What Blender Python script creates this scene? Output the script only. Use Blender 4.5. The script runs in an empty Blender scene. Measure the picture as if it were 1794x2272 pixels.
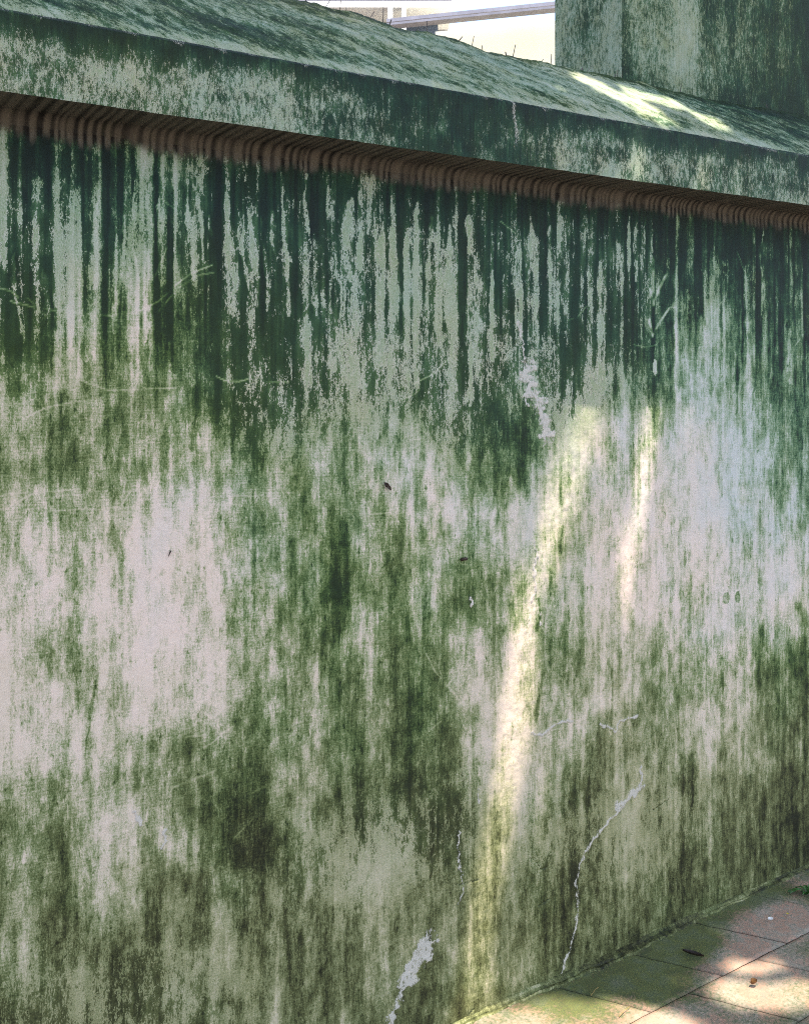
import bpy, math, random
import numpy as np

# ------------------------------------------------------------------ camera, sky, sun, exposure
S = bpy.context.scene
C = bpy.context.collection
cam_d = bpy.data.cameras.new('camera'); cam = bpy.data.objects.new('camera', cam_d); C.objects.link(cam)
cam.location = (0.0, -2.09, 1.6)
cam.rotation_euler = (math.radians(90), 0, math.radians(57.57 - 90))
cam_d.sensor_fit = 'HORIZONTAL'; cam_d.sensor_width = 36.0
cam_d.lens = 36.0 * 2300 / 1794; cam_d.shift_y = -296 / 1794
cam_d.clip_start = 0.02; cam_d.clip_end = 500
S.camera = cam

SUN = np.array([0.25, -1.0, 4.1]); SUN /= np.linalg.norm(SUN)
EL = math.asin(SUN[2]); AZ = math.atan2(SUN[0], SUN[1])
W = bpy.data.worlds.new('World'); S.world = W; W.use_nodes = True
wn = W.node_tree; wn.nodes.clear()
sky = wn.nodes.new('ShaderNodeTexSky'); sky.sky_type = 'NISHITA'; sky.sun_disc = False
sky.sun_elevation = EL; sky.sun_rotation = AZ; sky.air_density = 1.0; sky.dust_density = 3.0; sky.ozone_density = 1.0
bg = wn.nodes.new('ShaderNodeBackground'); bg.inputs['Strength'].default_value = 0.15
wo = wn.nodes.new('ShaderNodeOutputWorld')
wn.links.new(sky.outputs[0], bg.inputs['Color']); wn.links.new(bg.outputs[0], wo.inputs['Surface'])
sd = bpy.data.lights.new('sun', 'SUN'); sun = bpy.data.objects.new('sun', sd); C.objects.link(sun)
sd.energy = 3.6; sd.angle = math.radians(0.5); sd.color = (1.0, 0.87, 0.73)
from mathutils import Vector
sun.rotation_euler = Vector(SUN.tolist()).to_track_quat('Z', 'Y').to_euler()
S.cycles.filter_width = 1.1; S.cycles.use_denoising = False
S.view_settings.view_transform = 'Standard'; S.view_settings.look = 'None'
S.view_settings.exposure = 1.97; S.view_settings.gamma = 1.0; S.view_settings.use_curve_mapping = False

# ------------------------------------------------------------------ surveyed marks (metres on the wall, ground and crest)
COVER = [
    [66, 66, 66, 66, 60, 56, 62, 64, 58, 55, 55, 55, 55, 55, 55, 55, 55, 55, 59, 63, 66, 66, 66, 66, 66, 66, 58, 50, 45, 52, 59, 66, 67, 66, 66, 68, 70, 71, 72, 73, 74, 76, 77, 76, 75, 74, 75, 78, 82, 85, 88, 88, 88, 88, 87, 86, 85, 84, 83, 82],
    [66, 66, 66, 66, 60, 56, 62, 64, 58, 55, 55, 55, 55, 55, 55, 55, 55, 55, 59, 63, 66, 66, 66, 66, 65, 63, 55, 49, 45, 52, 59, 66, 66, 66, 66, 67, 68, 68, 68, 70, 72, 74, 74, 73, 71, 70, 72, 76, 80, 85, 87, 86, 85, 84, 83, 82, 82, 81, 80, 79],
    [66, 66, 66, 66, 60, 56, 62, 64, 58, 55, 55, 55, 55, 55, 55, 55, 55, 55, 59, 63, 66, 66, 66, 65, 62, 59, 52, 47, 46, 54, 60, 66, 66, 66, 66, 66, 66, 65, 64, 66, 68, 70, 70, 69, 68, 67, 69, 74, 78, 82, 84, 83, 82, 81, 80, 79, 78, 77, 76, 76],
    [66, 66, 66, 66, 60, 56, 62, 64, 58, 55, 55, 55, 55, 55, 55, 55, 55, 55, 58, 61, 63, 63, 65, 63, 59, 54, 50, 49, 50, 56, 62, 66, 66, 66, 64, 63, 62, 61, 61, 62, 64, 66, 66, 65, 65, 66, 69, 73, 76, 79, 80, 79, 78, 77, 77, 76, 75, 74, 73, 72],
    [66, 66, 66, 66, 60, 56, 62, 64, 58, 55, 55, 55, 55, 55, 55, 55, 55, 55, 57, 58, 59, 61, 64, 61, 55, 50, 49, 51, 54, 59, 62, 66, 65, 63, 61, 59, 58, 57, 57, 59, 60, 62, 63, 63, 64, 65, 68, 71, 74, 76, 77, 76, 75, 74, 73, 72, 71, 71, 70, 69],
    [66, 66, 66, 66, 60, 56, 62, 64, 58, 55, 55, 55, 55, 54, 54, 55, 55, 55, 55, 54, 54, 57, 60, 56, 51, 46, 48, 51, 53, 57, 61, 66, 63, 60, 57, 55, 54, 53, 53, 55, 57, 58, 60, 61, 63, 65, 67, 69, 71, 72, 73, 72, 71, 71, 70, 69, 68, 67, 67, 66],
    [66, 66, 66, 66, 60, 56, 62, 64, 58, 55, 54, 52, 50, 49, 52, 55, 55, 55, 54, 51, 50, 52, 55, 52, 49, 47, 49, 49, 49, 54, 60, 66, 62, 57, 53, 51, 50, 49, 49, 51, 53, 55, 57, 59, 61, 62, 64, 66, 67, 69, 70, 69, 68, 67, 66, 66, 66, 66, 66, 66],
    [66, 66, 66, 66, 60, 56, 62, 64, 60, 58, 52, 47, 45, 47, 53, 55, 55, 55, 52, 47, 45, 49, 54, 53, 52, 51, 50, 48, 45, 51, 57, 62, 58, 53, 49, 47, 46, 45, 45, 48, 51, 54, 56, 58, 58, 59, 60, 62, 64, 65, 66, 66, 66, 66, 66, 66, 66, 66, 66, 66],
    [66, 66, 66, 66, 60, 56, 62, 65, 64, 61, 51, 47, 51, 56, 56, 55, 55, 55, 50, 44, 41, 47, 53, 54, 55, 55, 50, 45, 41, 47, 53, 58, 53, 49, 45, 45, 45, 45, 45, 48, 51, 54, 56, 56, 56, 56, 57, 59, 61, 64, 66, 66, 66, 66, 66, 66, 66, 66, 66, 66],
    [66, 66, 64, 62, 57, 56, 62, 65, 64, 62, 54, 53, 60, 64, 60, 55, 55, 55, 49, 40, 37, 45, 56, 59, 58, 55, 49, 42, 36, 43, 49, 56, 53, 51, 49, 48, 47, 45, 45, 48, 51, 54, 55, 54, 53, 52, 53, 57, 60, 64, 66, 66, 66, 66, 66, 66, 66, 66, 66, 66],
    [62, 60, 58, 56, 55, 58, 58, 56, 61, 63, 58, 59, 66, 68, 62, 55, 55, 55, 48, 41, 43, 54, 65, 65, 61, 55, 47, 38, 30, 39, 49, 60, 57, 55, 53, 51, 49, 46, 45, 47, 49, 51, 51, 50, 49, 48, 50, 54, 59, 63, 66, 66, 66, 66, 66, 66, 66, 66, 66, 66],
    [56, 54, 52, 50, 55, 62, 53, 47, 57, 61, 60, 64, 71, 73, 63, 55, 53, 51, 48, 47, 53, 64, 74, 71, 63, 55, 44, 32, 22, 35, 49, 64, 62, 59, 56, 52, 49, 46, 45, 46, 47, 47, 47, 46, 45, 45, 47, 52, 57, 63, 66, 66, 66, 66, 66, 66, 66, 66, 66, 66],
    [50, 48, 46, 45, 56, 64, 49, 42, 52, 58, 63, 69, 74, 73, 63, 55, 51, 47, 48, 53, 60, 68, 75, 71, 63, 54, 41, 26, 15, 31, 48, 61, 58, 56, 55, 52, 49, 46, 44, 45, 45, 44, 44, 43, 42, 41, 44, 50, 56, 62, 66, 66, 66, 66, 66, 66, 66, 66, 66, 66],
    [44, 46, 47, 49, 59, 63, 45, 37, 49, 58, 67, 73, 76, 73, 63, 54, 50, 47, 52, 58, 64, 70, 76, 71, 63, 53, 37, 22, 13, 28, 42, 53, 52, 53, 55, 52, 49, 46, 44, 44, 44, 44, 43, 42, 40, 38, 41, 48, 55, 62, 66, 66, 66, 66, 66, 66, 66, 66, 66, 66],
    [50, 52, 53, 55, 60, 60, 43, 37, 49, 59, 70, 77, 77, 73, 61, 50, 49, 51, 57, 62, 68, 72, 76, 69, 57, 44, 31, 20, 13, 25, 36, 45, 47, 49, 50, 48, 46, 44, 44, 44, 44, 44, 43, 40, 38, 35, 38, 46, 54, 61, 66, 66, 66, 66, 66, 66, 66, 66, 66, 66],
    [55, 55, 55, 55, 57, 55, 41, 37, 49, 60, 71, 77, 77, 72, 58, 45, 49, 54, 59, 63, 68, 72, 76, 66, 51, 35, 25, 18, 14, 25, 35, 44, 45, 44, 43, 42, 42, 43, 44, 44, 44, 44, 43, 40, 37, 34, 38, 46, 54, 61, 66, 66, 66, 66, 66, 66, 66, 66, 66, 66],
    [55, 55, 55, 55, 52, 48, 41, 42, 51, 60, 71, 77, 76, 70, 55, 45, 49, 54, 59, 63, 68, 72, 76, 64, 48, 33, 26, 21, 18, 28, 36, 44, 42, 39, 35, 36, 38, 41, 42, 43, 45, 47, 46, 43, 39, 35, 38, 46, 54, 61, 66, 66, 66, 65, 63, 61, 59, 57, 55, 53],
    [52, 49, 46, 43, 40, 38, 40, 46, 50, 57, 67, 72, 71, 66, 54, 45, 49, 54, 58, 63, 68, 72, 76, 64, 48, 33, 28, 24, 22, 30, 38, 45, 42, 38, 34, 35, 36, 38, 39, 42, 46, 50, 49, 45, 40, 35, 38, 45, 51, 56, 58, 55, 53, 51, 49, 47, 46, 44, 42, 40],
    [40, 37, 34, 32, 30, 31, 36, 40, 45, 52, 62, 67, 66, 62, 52, 44, 47, 49, 55, 61, 68, 72, 76, 64, 48, 33, 29, 25, 23, 32, 41, 49, 44, 39, 34, 34, 34, 34, 36, 41, 47, 51, 49, 43, 37, 32, 33, 37, 40, 43, 44, 42, 40, 38, 36, 34, 32, 30, 29, 27],
    [28, 25, 23, 20, 22, 25, 30, 35, 39, 45, 54, 58, 59, 57, 50, 44, 45, 45, 52, 60, 66, 70, 73, 62, 47, 33, 29, 25, 23, 33, 44, 53, 47, 41, 34, 33, 32, 31, 32, 36, 40, 44, 42, 37, 32, 28, 28, 29, 30, 30, 29, 28, 26, 24, 22, 22, 22, 22, 22, 22],
    [16, 14, 11, 11, 17, 23, 26, 29, 30, 34, 43, 49, 53, 53, 48, 46, 47, 48, 53, 58, 61, 65, 68, 58, 45, 33, 29, 26, 26, 37, 46, 52, 45, 40, 34, 32, 30, 28, 28, 31, 34, 37, 35, 31, 27, 24, 22, 22, 22, 22, 22, 22, 22, 22, 22, 22, 22, 22, 22, 22],
    [11, 11, 11, 11, 17, 22, 23, 22, 21, 25, 33, 40, 46, 50, 50, 51, 52, 53, 54, 55, 57, 61, 64, 56, 47, 39, 38, 37, 38, 43, 46, 48, 43, 38, 34, 31, 28, 25, 23, 26, 29, 31, 30, 27, 25, 23, 22, 22, 22, 22, 22, 22, 22, 22, 22, 22, 22, 22, 22, 22],
    [11, 11, 11, 11, 18, 25, 24, 21, 18, 18, 24, 31, 39, 46, 51, 55, 57, 59, 60, 60, 60, 61, 60, 56, 51, 48, 48, 49, 50, 49, 47, 44, 40, 36, 32, 29, 26, 24, 23, 25, 26, 27, 27, 25, 24, 22, 22, 22, 22, 22, 22, 22, 22, 22, 22, 22, 22, 22, 23, 24],
    [11, 11, 11, 11, 21, 30, 25, 20, 14, 13, 19, 27, 37, 46, 51, 56, 61, 68, 68, 66, 63, 60, 57, 55, 55, 55, 54, 52, 49, 46, 42, 40, 36, 32, 28, 26, 24, 23, 22, 23, 24, 24, 24, 23, 22, 22, 22, 22, 23, 23, 24, 25, 26, 27, 27, 28, 28, 29, 30, 30],
    [11, 11, 12, 13, 22, 29, 27, 24, 16, 13, 19, 27, 37, 46, 51, 56, 66, 74, 72, 67, 62, 57, 52, 52, 53, 55, 51, 46, 41, 39, 37, 35, 32, 28, 24, 23, 22, 22, 22, 22, 21, 21, 20, 21, 21, 22, 23, 25, 27, 30, 31, 32, 33, 33, 34, 35, 35, 36, 36, 37],
    [16, 17, 18, 18, 22, 25, 29, 28, 17, 13, 19, 27, 37, 46, 51, 56, 63, 70, 67, 62, 57, 52, 48, 49, 52, 55, 47, 40, 33, 33, 33, 33, 29, 26, 23, 22, 22, 22, 22, 20, 19, 17, 17, 18, 20, 21, 24, 28, 32, 36, 38, 39, 40, 40, 41, 41, 42, 42, 43, 44],
    [22, 22, 22, 22, 24, 26, 31, 29, 17, 13, 19, 27, 37, 46, 51, 56, 61, 66, 62, 57, 52, 48, 43, 45, 48, 51, 43, 35, 29, 30, 31, 33, 29, 26, 23, 22, 22, 22, 21, 19, 16, 14, 14, 16, 19, 21, 25, 31, 36, 41, 45, 45, 45, 46, 46, 46, 46, 47, 47, 47],
    [22, 22, 22, 22, 26, 31, 33, 29, 17, 13, 19, 27, 39, 48, 52, 56, 60, 65, 61, 54, 48, 43, 38, 40, 44, 47, 39, 31, 25, 27, 30, 33, 29, 26, 23, 22, 22, 22, 21, 18, 15, 12, 13, 16, 18, 21, 26, 32, 38, 44, 48, 49, 49, 49, 49, 49, 50, 50, 50, 50],
    [23, 23, 24, 25, 31, 37, 37, 33, 19, 13, 19, 28, 42, 52, 54, 56, 60, 65, 59, 50, 43, 38, 34, 36, 40, 44, 38, 33, 30, 32, 33, 33, 32, 31, 30, 28, 26, 24, 21, 18, 15, 12, 13, 16, 18, 21, 26, 33, 40, 47, 52, 52, 52, 52, 53, 53, 53, 53, 53, 54],
    [29, 29, 30, 30, 37, 42, 43, 37, 20, 13, 20, 30, 46, 55, 53, 51, 56, 62, 56, 49, 42, 36, 30, 33, 38, 44, 44, 46, 47, 43, 38, 33, 34, 36, 38, 34, 30, 25, 21, 18, 15, 12, 13, 16, 18, 21, 27, 35, 43, 50, 55, 55, 55, 55, 55, 55, 55, 55, 55, 55],
    [35, 35, 36, 36, 44, 51, 50, 44, 32, 28, 32, 38, 49, 53, 47, 42, 49, 57, 53, 47, 41, 33, 26, 29, 37, 44, 51, 58, 63, 53, 43, 33, 36, 39, 42, 37, 32, 27, 23, 19, 16, 12, 13, 16, 18, 21, 27, 35, 43, 50, 55, 55, 55, 55, 55, 55, 55, 55, 55, 55],
    [41, 41, 41, 42, 52, 62, 57, 51, 45, 43, 44, 46, 52, 53, 43, 35, 45, 53, 51, 47, 41, 35, 29, 33, 41, 48, 56, 63, 68, 56, 44, 33, 34, 34, 34, 32, 30, 29, 26, 22, 17, 13, 13, 16, 18, 21, 27, 35, 43, 50, 55, 55, 55, 55, 55, 55, 55, 55, 55, 55],
    [44, 44, 44, 44, 56, 65, 59, 53, 47, 44, 44, 49, 59, 62, 50, 40, 47, 54, 51, 47, 43, 40, 37, 41, 47, 52, 60, 68, 72, 59, 45, 33, 31, 29, 26, 27, 28, 30, 30, 24, 19, 13, 13, 16, 18, 21, 27, 35, 43, 50, 55, 55, 55, 55, 55, 55, 55, 55, 55, 55],
    [44, 44, 44, 44, 56, 65, 59, 53, 47, 44, 44, 51, 66, 71, 56, 45, 49, 54, 51, 47, 44, 44, 45, 48, 52, 56, 62, 68, 71, 59, 47, 36, 33, 29, 25, 27, 31, 35, 36, 29, 23, 16, 16, 18, 21, 24, 30, 37, 44, 51, 55, 55, 55, 55, 55, 55, 55, 55, 55, 55],
    [47, 47, 48, 48, 53, 58, 59, 56, 48, 47, 54, 61, 68, 69, 58, 49, 49, 50, 48, 45, 45, 47, 49, 53, 57, 61, 60, 60, 59, 54, 49, 45, 39, 34, 29, 32, 37, 42, 43, 35, 28, 20, 19, 22, 25, 28, 33, 39, 45, 51, 55, 55, 55, 55, 55, 55, 55, 55, 55, 55],
    [53, 53, 53, 53, 50, 49, 58, 61, 50, 50, 65, 72, 69, 65, 59, 53, 50, 46, 45, 44, 45, 49, 53, 57, 61, 65, 58, 52, 47, 49, 51, 53, 46, 40, 33, 37, 43, 49, 51, 42, 33, 25, 23, 26, 29, 31, 36, 41, 47, 52, 55, 55, 55, 55, 55, 55, 55, 55, 55, 55],
    [63, 63, 63, 63, 57, 53, 61, 63, 56, 57, 70, 75, 72, 67, 61, 54, 50, 45, 44, 44, 46, 50, 54, 56, 58, 59, 55, 51, 48, 50, 53, 55, 51, 47, 43, 46, 51, 55, 55, 46, 37, 28, 27, 30, 32, 35, 39, 45, 50, 55, 58, 58, 58, 58, 58, 58, 58, 58, 58, 58],
    [75, 75, 75, 75, 69, 63, 65, 65, 64, 66, 73, 77, 76, 72, 63, 54, 50, 45, 44, 44, 46, 50, 54, 54, 52, 50, 51, 51, 52, 53, 54, 55, 55, 55, 55, 56, 59, 61, 59, 50, 41, 32, 31, 33, 36, 39, 43, 48, 53, 58, 61, 61, 61, 61, 61, 61, 61, 61, 61, 61],
    [77, 77, 77, 77, 71, 66, 66, 66, 66, 68, 74, 76, 75, 72, 64, 57, 52, 47, 46, 46, 47, 49, 51, 50, 48, 45, 49, 52, 55, 55, 54, 55, 58, 62, 65, 66, 66, 66, 63, 54, 45, 36, 34, 37, 40, 42, 47, 52, 57, 62, 65, 65, 65, 65, 65, 65, 65, 64, 64, 64],
    [77, 77, 77, 77, 71, 66, 66, 66, 66, 68, 74, 75, 71, 68, 65, 62, 57, 52, 51, 51, 49, 46, 43, 45, 48, 50, 52, 53, 55, 53, 52, 50, 54, 58, 61, 62, 62, 62, 61, 56, 51, 45, 44, 45, 46, 47, 50, 55, 61, 66, 68, 68, 68, 68, 68, 68, 68, 68, 68, 68],
    [71, 71, 72, 72, 67, 63, 67, 69, 67, 68, 74, 75, 69, 66, 66, 65, 61, 56, 55, 55, 52, 43, 35, 40, 47, 54, 54, 55, 55, 51, 49, 46, 50, 53, 57, 58, 58, 58, 58, 57, 57, 55, 54, 53, 52, 51, 54, 59, 64, 69, 72, 72, 72, 72, 72, 71, 71, 71, 71, 71],
    [65, 66, 66, 66, 61, 58, 69, 73, 68, 68, 74, 75, 69, 66, 66, 65, 61, 56, 55, 55, 53, 46, 39, 43, 51, 58, 57, 56, 55, 52, 49, 46, 49, 52, 54, 55, 56, 56, 57, 60, 62, 65, 64, 61, 58, 55, 58, 63, 68, 73, 76, 75, 75, 75, 75, 75, 75, 74, 74, 74],
    [59, 60, 60, 61, 60, 61, 71, 76, 71, 70, 75, 75, 71, 68, 66, 65, 61, 56, 55, 55, 53, 48, 43, 48, 56, 63, 60, 57, 55, 53, 52, 50, 52, 53, 55, 56, 58, 59, 61, 65, 69, 72, 72, 70, 67, 65, 66, 68, 72, 75, 77, 77, 77, 77, 77, 77, 77, 77, 77, 77],
    [58, 57, 56, 55, 61, 66, 73, 77, 75, 75, 76, 78, 78, 76, 70, 66, 63, 60, 59, 59, 57, 55, 52, 55, 61, 67, 64, 60, 56, 55, 55, 54, 54, 55, 55, 57, 60, 62, 65, 70, 75, 79, 80, 79, 77, 76, 75, 75, 76, 76, 77, 77, 77, 77, 77, 77, 77, 77, 77, 77],
    [70, 69, 68, 66, 71, 75, 78, 80, 78, 77, 77, 79, 84, 84, 74, 66, 65, 64, 64, 63, 63, 64, 65, 66, 69, 72, 71, 70, 69, 68, 67, 66, 65, 64, 63, 64, 66, 68, 71, 76, 81, 86, 88, 88, 87, 86, 84, 82, 80, 78, 77, 77, 77, 77, 77, 77, 77, 77, 77, 77],
    [77, 77, 77, 77, 82, 86, 86, 84, 79, 77, 77, 78, 81, 81, 76, 70, 69, 69, 68, 68, 69, 73, 77, 77, 76, 76, 79, 81, 82, 81, 79, 78, 77, 76, 75, 75, 75, 76, 78, 82, 86, 90, 92, 92, 91, 91, 89, 87, 85, 82, 80, 80, 79, 79, 78, 78, 77, 77, 77, 77],
    [77, 77, 77, 77, 83, 88, 88, 86, 80, 77, 77, 77, 77, 78, 77, 75, 74, 74, 73, 73, 74, 77, 81, 82, 81, 81, 83, 86, 88, 88, 88, 88, 88, 88, 87, 86, 85, 85, 85, 88, 91, 95, 96, 95, 95, 95, 94, 92, 90, 89, 87, 87, 86, 86, 85, 84, 84, 83, 83, 82],
    [77, 77, 77, 77, 83, 88, 88, 86, 80, 77, 77, 77, 77, 77, 77, 77, 77, 77, 77, 77, 78, 82, 86, 86, 86, 85, 86, 87, 88, 88, 88, 88, 88, 88, 88, 88, 88, 88, 89, 91, 94, 97, 99, 99, 99, 98, 98, 97, 96, 95, 94, 94, 93, 92, 92, 91, 91, 90, 89, 89],
]
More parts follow.
